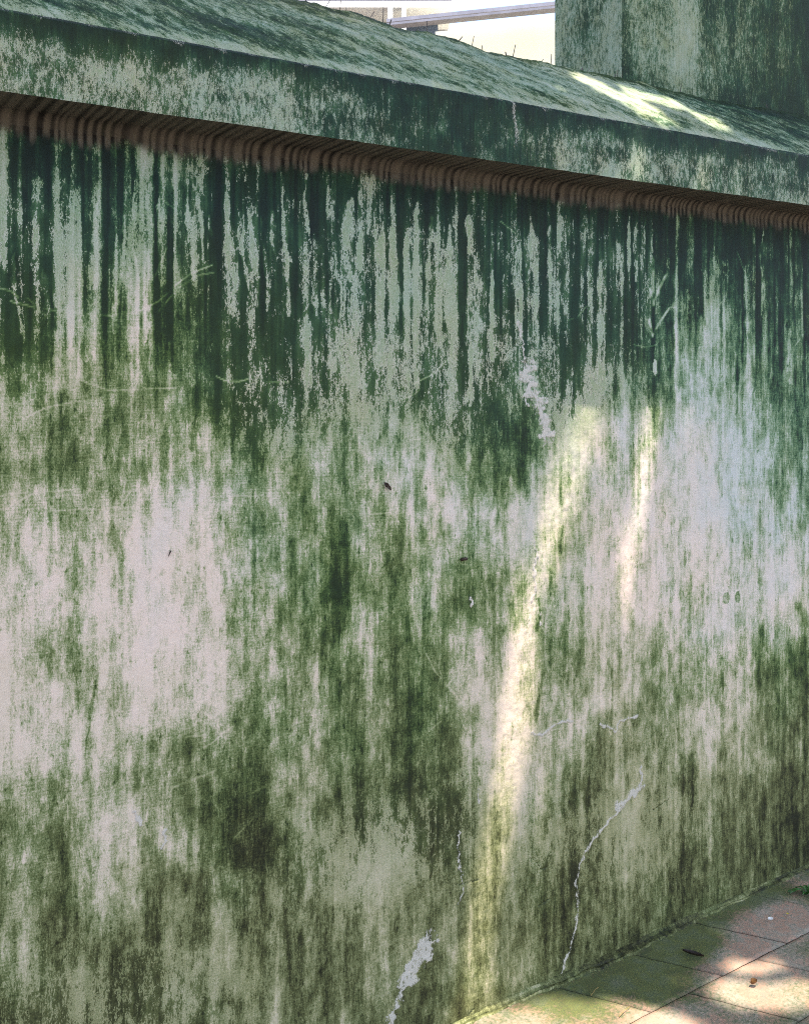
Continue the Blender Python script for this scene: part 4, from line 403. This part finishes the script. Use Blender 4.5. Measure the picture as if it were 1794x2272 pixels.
cvk = .66 + .5 * (fbm(U * 9, Tt * 3, 4, 150) - .5) + .3 * (fbm(U * 3, 0 * U, 2, 151) - .5) - .08 * gauss(U, 0 * U, 1.55, 0, .12, 1)
P = np.stack([U, Yk, Zk], -1); o1 = np.ones_like(U)
me = grid_mesh('footing', P, {'cover': np.stack([cvk, .95 * o1, 0 * o1, o1], -1), 'marks': np.stack([0 * o1, 0 * o1, 0 * o1, crk * .6], -1), 'suv': np.stack([U, Tt * .06 + 12, 0 * U], -1)}, flip=True)
link('footing', me, wall, M_skirt)

# ------------------------------------------------------------------ the taller wall behind
XB, YB = 2.33, .30
tall = tag(empty('tall_wall', (3.5, .45, 0)), 'taller dark green stained wall rising behind the right end of the coping', 'wall', kind='thing')
xb = np.concatenate([np.arange(XB, 4.6, .008), np.arange(4.6, 8, .04)]); zb = np.concatenate([np.arange(-.1, 2.2, .08), np.arange(2.2, 3.4, .008), np.arange(3.4, 4.4, .04)])
U, F = np.meshgrid(xb, zb)
cvb = .70 + .45 * (fbm(U * 22, F * 7, 4, 160) - .5) + .5 * (fbm(U * 3, F * 1.5, 3, 162) - .5) - .20 * sstep(2.9, 2.1, U) * sstep(2.45, 2.7, F) + .12 * sstep(2.75, 2.5, F) + .18 * sstep(3.0, 3.8, U) - .10 * gauss(U, F, 2.62, 2.9, .07, .5)  # upper left painted paler for lens glare, with a washed streak
kb = np.clip(.10 + .35 * sstep(2.7, 3.5, U) * fbm(U * 3, F * 3, 2, 164), 0, 1)
P = np.stack([U, YB + .004 * (fbm(U * 5, F * 5, 3, 166) - .5), F], -1); o1 = np.ones_like(U)
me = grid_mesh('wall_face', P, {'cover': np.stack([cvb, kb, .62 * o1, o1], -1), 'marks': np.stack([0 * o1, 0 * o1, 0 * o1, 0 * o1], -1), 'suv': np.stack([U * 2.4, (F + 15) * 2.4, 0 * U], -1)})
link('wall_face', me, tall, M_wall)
yb_ = np.arange(YB, .621, .008); U2, F2 = np.meshgrid(yb_, zb)
cv2 = .58 + .45 * (fbm(U2 * 22, F2 * 7, 4, 260) - .5) + .5 * (fbm(U2 * 5, F2 * 1.5, 3, 262) - .5) - .12 * sstep(.45, .3, U2)
me = grid_mesh('wall_end', np.stack([XB + .002 * (fbm(U2 * 9, F2 * 5, 3, 266) - .5), U2, F2], -1), {'cover': np.stack([cv2, .1 + 0 * U2, .7 + 0 * U2, 1 + 0 * U2], -1), 'marks': np.stack([0 * U2, 0 * U2, 0 * U2, 0 * U2], -1), 'suv': np.stack([U2 * 2.4 + 3, (F2 + 15) * 2.4, 0 * U2], -1)}, flip=True)
link('wall_end', me, tall, M_wall)
Yb = .62
me = mesh_py('rear_face', [(XB, Yb, -.1), (XB, Yb, 4.37), (8, Yb, 4.37), (8, Yb, -.1), (XB, YB, 4.37), (8, YB, 4.37)], [(0, 1, 2, 3), (1, 4, 5, 2)])
link('rear_face', me, tall, M_back)

# ------------------------------------------------------------------ ground and paving
def floor_cov(x, y):
    n = fbm(x * 7, y * 7, 4, 170) - .5
    mo = .80 * gauss(x, y, 2.0, -.09, .22, .09) + .9 * gauss(x, y, 2.20, -.10, .16, .07) + .15 * gauss(x, y, 1.75, -.03, .10, .02) + .65 * gauss(x, y, 2.6, -.03, .30, .05) + .9 * gauss(x, y, 2.74, -.14, .07, .03) + .5 * gauss(x, y, 1.98, -.19, .10, .05) - .5 * gauss(x, y, 2.45, -.16, .14, .06)
    return np.clip(mo + 1.0 * n + .30, 0, 1)
def floor_material():
    m, nt = mat('worn_paving'); N = NT(nt)
    a = N.n('ShaderNodeAttribute', attribute_name='cover'); s1 = N.n('ShaderNodeSeparateColor'); N.l(a.outputs['Color'], s1.inputs[0])
    g = N.n('ShaderNodeTexCoord'); V = g.outputs['Object']
    n1 = N.noise(V, 14, 5, .6, .3); n2 = N.noise(V, 120, 4, .65, .4); n3 = N.noise(V, 420, 2, .6)
    base = N.ramp(n1, [(.25, (.20, .15, .115)), (.45, (.33, .21, .15)), (.6, (.28, .24, .19)), (.8, (.40, .27, .20))])
    base = N.mixc(N.map(n2, .45, .7), base, (.19, .20, .16, 1))
    f = N.m('MULTIPLY_ADD', N.m('SUBTRACT', n2, .5), 1.1, s1.outputs[0]); f = N.m('MULTIPLY_ADD', N.m('SUBTRACT', n1, .5), .7, f)
    mo = N.m('MULTIPLY', N.map(f, .08, .80), .92)
    mc = N.ramp(n1, [(.3, (.040, .055, .018)), (.5, (.095, .120, .024)), (.7, (.105, .125, .070))]); mc = N.mixc(N.map(n3, .35, .7), mc, (.03, .05, .02, 1))
    c = N.mixc(mo, base, mc); c = N.mixc(N.m('MULTIPLY', s1.outputs[1], .38), c, (.035, .038, .028, 1))
    b = N.n('ShaderNodeBsdfPrincipled'); N.l(c, b.inputs['Base Color']); N.l(N.map(mo, 0, 1, .72, .9, False), b.inputs['Roughness']); b.inputs['Specular IOR Level'].default_value = .3
    hg = N.m('MULTIPLY_ADD', n3, .5, n2); hg = N.m('MULTIPLY_ADD', mo, .6, hg)
    bp = N.n('ShaderNodeBump'); N.l(hg, bp.inputs['Height']); bp.inputs['Strength'].default_value = .6; bp.inputs['Distance'].default_value = .002; N.l(bp.outputs[0], b.inputs['Normal'])
    o = N.n('ShaderNodeOutputMaterial'); N.l(b.outputs[0], o.inputs[0]); return m
M_floor = floor_material()
M_earth = simple('dark_earth', (.075, .068, .045), .95, .5, 30, bump=.004, col2=(.035, .05, .02))
g = mesh_py('ground', [(-60, -60, gz(-60, 0) * 0 - 2.3), (60, -60, -.3 * 0 + gz(60, 0) * 0), (60, 60, 0), (-60, 60, 0)], [(0, 1, 2, 3)])
g = mesh_py('ground', [(x, y, float(gz(min(max(x, -3), 8), y)) - .009) for y in (-60, -4, 0, 60) for x in (-60, -3, 8, 60)], [(r * 4 + c, r * 4 + c + 1, r * 4 + c + 5, r * 4 + c + 4) for r in range(3) for c in range(3)])
M_court = simple('sunlit_court', (.17, .135, .11), .9, .25, 3, bump=.004, col2=(.13, .12, .095))
ground = tag(link('ground', g, None, M_court), kind='structure')
ROW = .232; PIT = .262; SHR = -.59; GAP = .0007
for r in range(12):
    for c in range(-5, 17):
        x0 = 1.776 + PIT * (c - 2) + (PIT * .5 if r % 2 else 0); ya = -.0 - ROW * r; yb = ya - ROW
        near = r < 3 and 1.2 < x0 < 3.2; n = 40 if near else 6
        a, b2 = np.meshgrid(np.linspace(0, 1, n), np.linspace(0, 1, n))
        xx = x0 + GAP + a * (PIT - 2 * GAP); yy = ya - GAP + b2 * (-ROW + 2 * GAP)
        xw = xx + SHR * yy
        dE = np.minimum(np.minimum(a, 1 - a) * PIT, np.minimum(b2, 1 - b2) * ROW)
        tilt = random.uniform(-.0015, .0015); lift = random.uniform(-.0005, .0007)
        ew = .006 if near else .02
        zt = gz(xw, yy) + .001 + lift + tilt * (a - .5) - .0034 * sstep(ew, 0, dE) + .0030 * (fbm(xw * 9, yy * 9, 3, 180) - .5)
        jit = .0022 * (vnoise(xw * 60, yy * 60, 181) - .5)
        P = np.stack([xw + jit, yy + jit, zt], -1)
        cvv = floor_cov(xw, yy)
        me = grid_mesh('paving_slab', P, {'cover': np.stack([cvv, sstep(.005, .001, dE) * (.25 + .75 * (a * PIT < b2 * 9)) * np.where(np.minimum(b2, 1 - b2) * ROW < np.minimum(a, 1 - a) * PIT, .35, 1.) * (1 if near else 0), 0 * cvv, 1 + 0 * cvv], -1)}, flip=True)
        link('paving_slab', me, ground, M_floor)

# ------------------------------------------------------------------ small things on the floor and the wall
def leaf_mesh(name, L, Wd, curl=.3, droop=.0, n=9):
    v = []; f = []
    for i in range(n):
        t = i / (n - 1); w = Wd * math.sin(math.pi * min(max(t, .02), .985)) ** .8; x = (t - .5) * L
        zc = curl * w * .6 + droop * (t - .5) ** 2 * L
        for k, sgn in enumerate((-1, -.5, 0, .5, 1)):
            v.append((x, sgn * w / 2, zc * abs(sgn) ** 1.5 + droop * (t - .5) ** 2 * L + .001))
    for i in range(n - 1):
        for k in range(4): a = i * 5 + k; f.append((a, a + 1, a + 6, a + 5))
    return mesh_py(name, v, f, True)
def tube_mesh(name, pts, r, n=6, taper=.6):
    v = []; f = []; m = len(pts)
    for i, p in enumerate(pts):
        a = Vector(pts[max(i - 1, 0)]); b3 = Vector(pts[min(i + 1, m - 1)]); d = (b3 - a).normalized(); q = d.to_track_quat('Z', 'Y'); rr = r * (1 - (1 - taper) * i / (m - 1))
        for k in range(n):
            o = q @ Vector((rr * math.cos(6.2832 * k / n), rr * math.sin(6.2832 * k / n), 0)); v.append(tuple(Vector(p) + o))
    f = [(i * n + k, i * n + (k + 1) % n, (i + 1) * n + (k + 1) % n, (i + 1) * n + k) for i in range(m - 1) for k in range(n)] + [tuple(range(n))[::-1], tuple(range((m - 1) * n, m * n))]
    return mesh_py(name, v, f, True)
M_dleaf = simple('dark_dry_leaf', (.030, .018, .012), .55, .5, 200); M_bleaf = simple('brown_dry_leaf', (.20, .10, .035), .6, .5, 200)
M_white = simple('white_petal', (.75, .74, .70), .6, .1, 90); M_yel = simple('yellow_leaf', (.42, .34, .04), .6, .3, 200); M_twig = simple('straw_twig', (.30, .21, .07), .7, .3, 200)
M_bug = simple('brown_wing', (.050, .032, .022), .6, .5, 600); M_green = simple('fresh_green_leaf', (.035, .11, .02), .45, .4, 60)
def fz_(x, y): return float(gz(x, y)) + .004
def lay(o, pts, dz=.003, rx=0.0):
    (x0, y0), (x1, y1) = pts; o.location = ((x0 + x1) / 2, (y0 + y1) / 2, fz_((x0 + x1) / 2, 0) + dz); o.rotation_euler = (rx, 0, math.atan2(y1 - y0, x1 - x0))
fp = FLOORPTS
o = link('dry_leaf', leaf_mesh('dry_leaf', .058, .014, 1.0, .25), None, M_dleaf); lay(o, fp['leaf']); tag(o, 'narrow blackish dry leaf lying on the mossy green paving', 'leaf')
o = link('curled_leaf', leaf_mesh('curled_leaf', .020, .014, 1.6, 1.2), None, M_bleaf); x, y = fp['curl'][0]; lay(o, [(x - .01, y), (x + .01, y - .006)], .001, .25); tag(o, 'small curled brown leaf on the sunlit pink slab', 'leaf')
o = link('petal', leaf_mesh('petal', .016, .010, 1.2, .8), None, M_white); x, y = fp['petal'][0]; lay(o, [(x - .01, y), (x + .01, y - .01)]); tag(o, 'tiny white petal on the reddish slab near the right edge', 'petal')
o = link('yellow_leaf', leaf_mesh('yellow_leaf', .010, .007, .3), None, M_yel); x, y = fp['yel'][0]; lay(o, [(x - .01, y), (x + .01, y)]); tag(o, 'tiny yellow leaf fragment right of the white petal', 'leaf')
for k, lab in (('twig', 'thin straw coloured stalk on the sunlit paving at the bottom of the photo'), ('twig2', 'short yellowish stalk lying on moss close to the wall foot')):
    (x0, y0), (x1, y1) = fp[k]
    o = link('stalk', tube_mesh('stalk', [(x0, y0, fz_(x0, 0) + .002), ((x0 + x1) / 2 + .004, (y0 + y1) / 2 + .003, fz_(x0, 0) + .005), (x1, y1, fz_(x1, 0) + .004)], .0009), None, M_twig)
    tag(o, lab, 'stalk')
# low weed at the right edge
x, y = fp['weed'][0]; weed = tag(empty('weed', (x, y, fz_(x, y))), 'low green weed with spreading blades growing between slabs at right edge', 'weed')
for k in range(11):
    L = random.uniform(.03, .06); o = link('leaf', leaf_mesh('leaf', L, .010, .4, -.6), None, M_green); az = k * 2.4
    o.parent = weed; o.location = (math.cos(az) * L * .45, math.sin(az) * L * .45, .006 + random.uniform(0, .008)); o.rotation_euler = (0, -.35 * random.random(), az)
# moth, cocoon and a small dark insect on the wall
def on_wall(mesh_o, bx, bz, rot): mesh_o.location = (bx, -.004, bz); mesh_o.rotation_euler = (math.radians(90), rot, 0)
bx, bz = BUGS[0]; moth = tag(empty('moth', (bx, -.003, bz)), 'small dark brown moth resting on the middle of the mossy wall', 'moth')
for s_, (dx, dz, L, Wd) in enumerate(((-.002, .002, .021, .010), (.003, -.003, .020, .008))):
    o = link('wing', leaf_mesh('wing', L, Wd, .5, .1), None, M_bug); o.parent = moth; o.location = (dx, -.002 - .0015 * s_, dz); o.rotation_euler = (math.radians(90), .72 + .15 * s_, 0)
o = link('body', tube_mesh('body', [(-.007, -.002, .006), (0, -.0035, 0), (.006, -.002, -.005)], .0022, 8, .5), None, M_dleaf); o.parent = moth
bx, bz = BUGS[1]; o = link('snail', tube_mesh('snail', [(-.008, -.001, -.001), (-.005, -.006, .001), (0, -.0085, .002), (.005, -.006, .001), (.008, -.001, -.0015)], .0042, 10, .8), None, M_bug); o.location = (bx, 0, bz); tag(o, 'small brown cocoon stuck on the wall right of the moth', 'cocoon'); o.name = 'cocoon'
bx, bz = BUGS[2]; o = link('insect', tube_mesh('insect', [(.003, -.003, .006), (0, -.003, 0), (-.002, -.003, -.006)], .0017, 6, .4), None, M_dleaf); o.location = (bx, 0, bz); tag(o, 'tiny slim dark insect on the pale left part of the wall', 'insect')

# ------------------------------------------------------------------ buildings seen over the wall
A_ = math.radians(57.57); AXV = np.array([math.cos(A_), math.sin(A_)]); RTV = np.array([math.sin(A_), -math.cos(A_)])
def far(deg_right, dist):      # bearing from the viewpoint (degrees right of the view axis), distance along the axis
    p = AXV * dist + RTV * dist * math.tan(math.radians(deg_right)); return float(p[0]), float(p[1] - 2.09)
def prism(name, a, b, th, z0, z1, z0b=None, z1b=None):
    (xa, ya), (xb_, yb_) = a, b; dx, dy = xb_ - xa, yb_ - ya; L = math.hypot(dx, dy); nx, ny = -dy / L * th, dx / L * th
    z0b = z0 if z0b is None else z0b; z1b = z1 if z1b is None else z1b
    v = [(xa, ya, z0), (xb_, yb_, z0b), (xb_ + nx, yb_ + ny, z0b), (xa + nx, ya + ny, z0), (xa, ya, z1), (xb_, yb_, z1b), (xb_ + nx, yb_ + ny, z1b), (xa + nx, ya + ny, z1)]
    return mesh_py(name, v, [(0, 1, 5, 4), (1, 2, 6, 5), (2, 3, 7, 6), (3, 0, 4, 7), (4, 5, 6, 7), (3, 2, 1, 0)])
M_blue = simple('blue_grey_render', (.075, .10, .15), .8, .15, 2); M_post = simple('white_paint', (.8, .8, .78), .6, .05, 3); M_cream = simple('cream_render', (.82, .80, .62), .8, .06, 1.5); M_roof = simple('grey_roof_edge', (.30, .30, .34), .6, .2, 5)
hs = tag(empty('veranda_house', (*far(-2, 14), 0)), 'blurred blue grey house with slim white veranda posts seen over the coping', 'house')
link('house_wall', prism('house_wall', far(-9, 14.6), far(1.85, 14.6), 3, -1, 7.3), hs, M_blue)
link('eave', prism('eave', far(-9.5, 14), far(2.6, 14), .9, 6.62, 6.70), hs, M_post)
link('roof', prism('roof', far(-9.5, 14), far(2.6, 14), 3, 6.71, 6.95), hs, M_roof)
for dg in (-4.9, -.78, -.03): link('post', prism('post', far(dg - .13, 14), far(dg + .13, 14), .08, -1, 6.62), hs, M_post)
cr = tag(empty('cream_house', (*far(5, 12), 0)), 'overexposed cream building with a slanting grey roof edge beside the tall wall', 'house')
link('house_wall', prism('house_wall', far(1.7, 12.3), far(12, 11.7), 3, -1, 5.72), cr, M_cream)
link('roof_edge', prism('roof_edge', far(-1.0, 12.0), far(12.5, 11.2), .25, 5.73, 5.77), cr, M_roof)
link('gutter', prism('gutter', far(-1.0, 11.9), far(12.5, 11.1), .08, 5.66, 5.685), cr, M_roof)

# ------------------------------------------------------------------ added shade tree overhead (out of frame); leaves left out where sun patches fall
tree = tag(empty('added_shade_tree', (-1.2, -3.6, 0)), 'unseen leafy tree added behind the viewpoint, crown shaped to cast shade and sun patches', 'tree')
M_bark = simple('bark', (.12, .09, .06), .9, .5, 12, bump=.01)
link('trunk', tube_mesh('trunk', [(-1.2, -4.6, -.2), (-1.15, -4.55, 1.2), (-1.0, -4.3, 3.2), (-.6, -3.9, 5.2)], .24, 12, .7), tree, M_bark)
for e in ((-.6, -3.9, 5.2, .3, -2.9, 7.0), (-.6, -3.9, 5.2, 3.4, -3.6, 7.2), (-.6, -3.9, 5.2, -2.4, -1.8, 7.0), (-.6, -3.9, 5.2, -.4, -4.9, 7.2)):
    a, b3 = Vector(e[:3]), Vector(e[3:]); mid_ = (a + b3) / 2 + Vector((0, 0, .35)); link('branch', tube_mesh('branch', [tuple(a), tuple(mid_), tuple(b3)], .12, 8, .3), tree, M_bark)
def dpoly2(x, y, pts, sy=1.):
    return dist_poly(x, y * sy, [(p[0], p[1] * sy) for p in pts])
SX, SY, SZ = .25, -1., 4.1
def lit_gap(x, y, z, pad):
    k = -y; hx = x - SX * k; hz = z - SZ * k; onwall = (k > 0) & (hz > -.02) & (hz < 1.75)
    hit = np.zeros(x.shape, bool)
    for pts, w in WALLGAPS: hit |= onwall & (dpoly2(hx, hz, pts, .25) < w + pad)
    kf_ = z / SZ; fx = x - SX * kf_; fy = y + kf_; onfl = fy < -.0
    for pts, w in FLOORGAPS: hit |= onfl & (dist_poly(fx, fy, pts) < w + pad)
    kc_ = (z - 2.37) / SZ; cx_ = x - SX * kc_; cy_ = y + kc_; onc = cy_ > -.16
    for pts, w in COPEGAPS: hit |= onc & (dist_poly(cx_, cy_, pts) < w + pad)
    return hit
FLOORGAPS = [([(1.50, -.04), (1.62, -.07), (1.72, -.12), (1.82, -.20), (1.90, -.32)], .060), ([(2.13, -.30), (2.20, -.36), (2.30, -.42)], .050), ([(2.22, -.235), (2.33, -.27)], .012)]
COPEGAPS = [([(1.93, .03), (2.02, -.04), (2.10, -.13)], .036), ([(2.08, .03), (2.22, -.03), (2.34, -.09)], .022)]
def leaves(n, x0, x1, y0, y1, z0, z1, L, Wd, seed, skip=None):
    r = np.random.default_rng(seed)
    nx = max(int(math.sqrt(n * (x1 - x0) / (y1 - y0))), 1); ny = max(n // nx, 1)
    gx, gy = np.meshgrid(np.arange(nx), np.arange(ny)); gx = gx.ravel(); gy = gy.ravel(); m = gx.size
    x = x0 + (gx + r.random(m)) / nx * (x1 - x0); y = y0 + (gy + r.random(m)) / ny * (y1 - y0); z = z0 + r.random(m) * (z1 - z0)
    keep = ~lit_gap(x, y, z, L * .34)
    if skip: keep &= ~((x > skip[0]) & (x < skip[1]) & (y > skip[2]) & (y < skip[3]))
    x, y, z = x[keep], y[keep], z[keep]; m = x.size
    az = r.random(m) * 6.283; tl = (r.random(m) - .5) * 1.0; tr = (r.random(m) - .5) * 1.0; sc = .75 + .5 * r.random(m)
    base = np.array([(-.5, 0), (-.15, .5), (.25, .42), (.5, 0), (.25, -.42), (-.15, -.5)])
    lx = base[None, :, 0] * L * sc[:, None]; ly = base[None, :, 1] * Wd * sc[:, None]; lz = lx * np.tan(tl)[:, None] * .8 + ly * np.tan(tr)[:, None]
    ca, sa = np.cos(az)[:, None], np.sin(az)[:, None]
    return np.stack([x[:, None] + lx * ca - ly * sa, y[:, None] + lx * sa + ly * ca, z[:, None] + lz], -1).reshape(-1, 3)
core = (-.2, 4.4, -3.3, .2)
V1 = leaves(52000, core[0], core[1], core[2], core[3], 6.0, 6.6, .062, .038, 1)
V2 = leaves(8500, -4, 6.5, -4.0, 1.0, 6.9, 8.0, .17, .10, 2)
V3 = leaves(6500, -4, 6.5, -4.0, 1.0, 6.2, 7.0, .17, .10, 3, core)
VV = np.concatenate([V1, V2, V3]); nf = len(VV) // 6
me = bpy.data.meshes.new('crown'); me.vertices.add(len(VV)); me.vertices.foreach_set('co', VV.reshape(-1).astype(np.float32))
me.loops.add(nf * 6); me.loops.foreach_set('vertex_index', np.arange(nf * 6, dtype=np.int32)); me.polygons.add(nf); me.polygons.foreach_set('loop_start', np.arange(0, nf * 6, 6, dtype=np.int32)); me.update(calc_edges=True)
M_leaf, nt = mat('tree_leaf'); N = NT(nt); tc = N.n('ShaderNodeTexCoord'); nn = N.noise(tc.outputs['Object'], 3, 3)
cc = N.mixc(nn, (.045, .085, .025, 1), (.085, .12, .035, 1)); d1 = N.n('ShaderNodeBsdfDiffuse'); N.l(cc, d1.inputs[0]); t1 = N.n('ShaderNodeBsdfTranslucent'); N.l(cc, t1.inputs[0])
mx = N.n('ShaderNodeMixShader'); mx.inputs[0].default_value = .3; N.l(d1.outputs[0], mx.inputs[1]); N.l(t1.outputs[0], mx.inputs[2]); oo = N.n('ShaderNodeOutputMaterial'); N.l(mx.outputs[0], oo.inputs[0])
tag(link('crown', me, tree, M_leaf), kind='stuff')
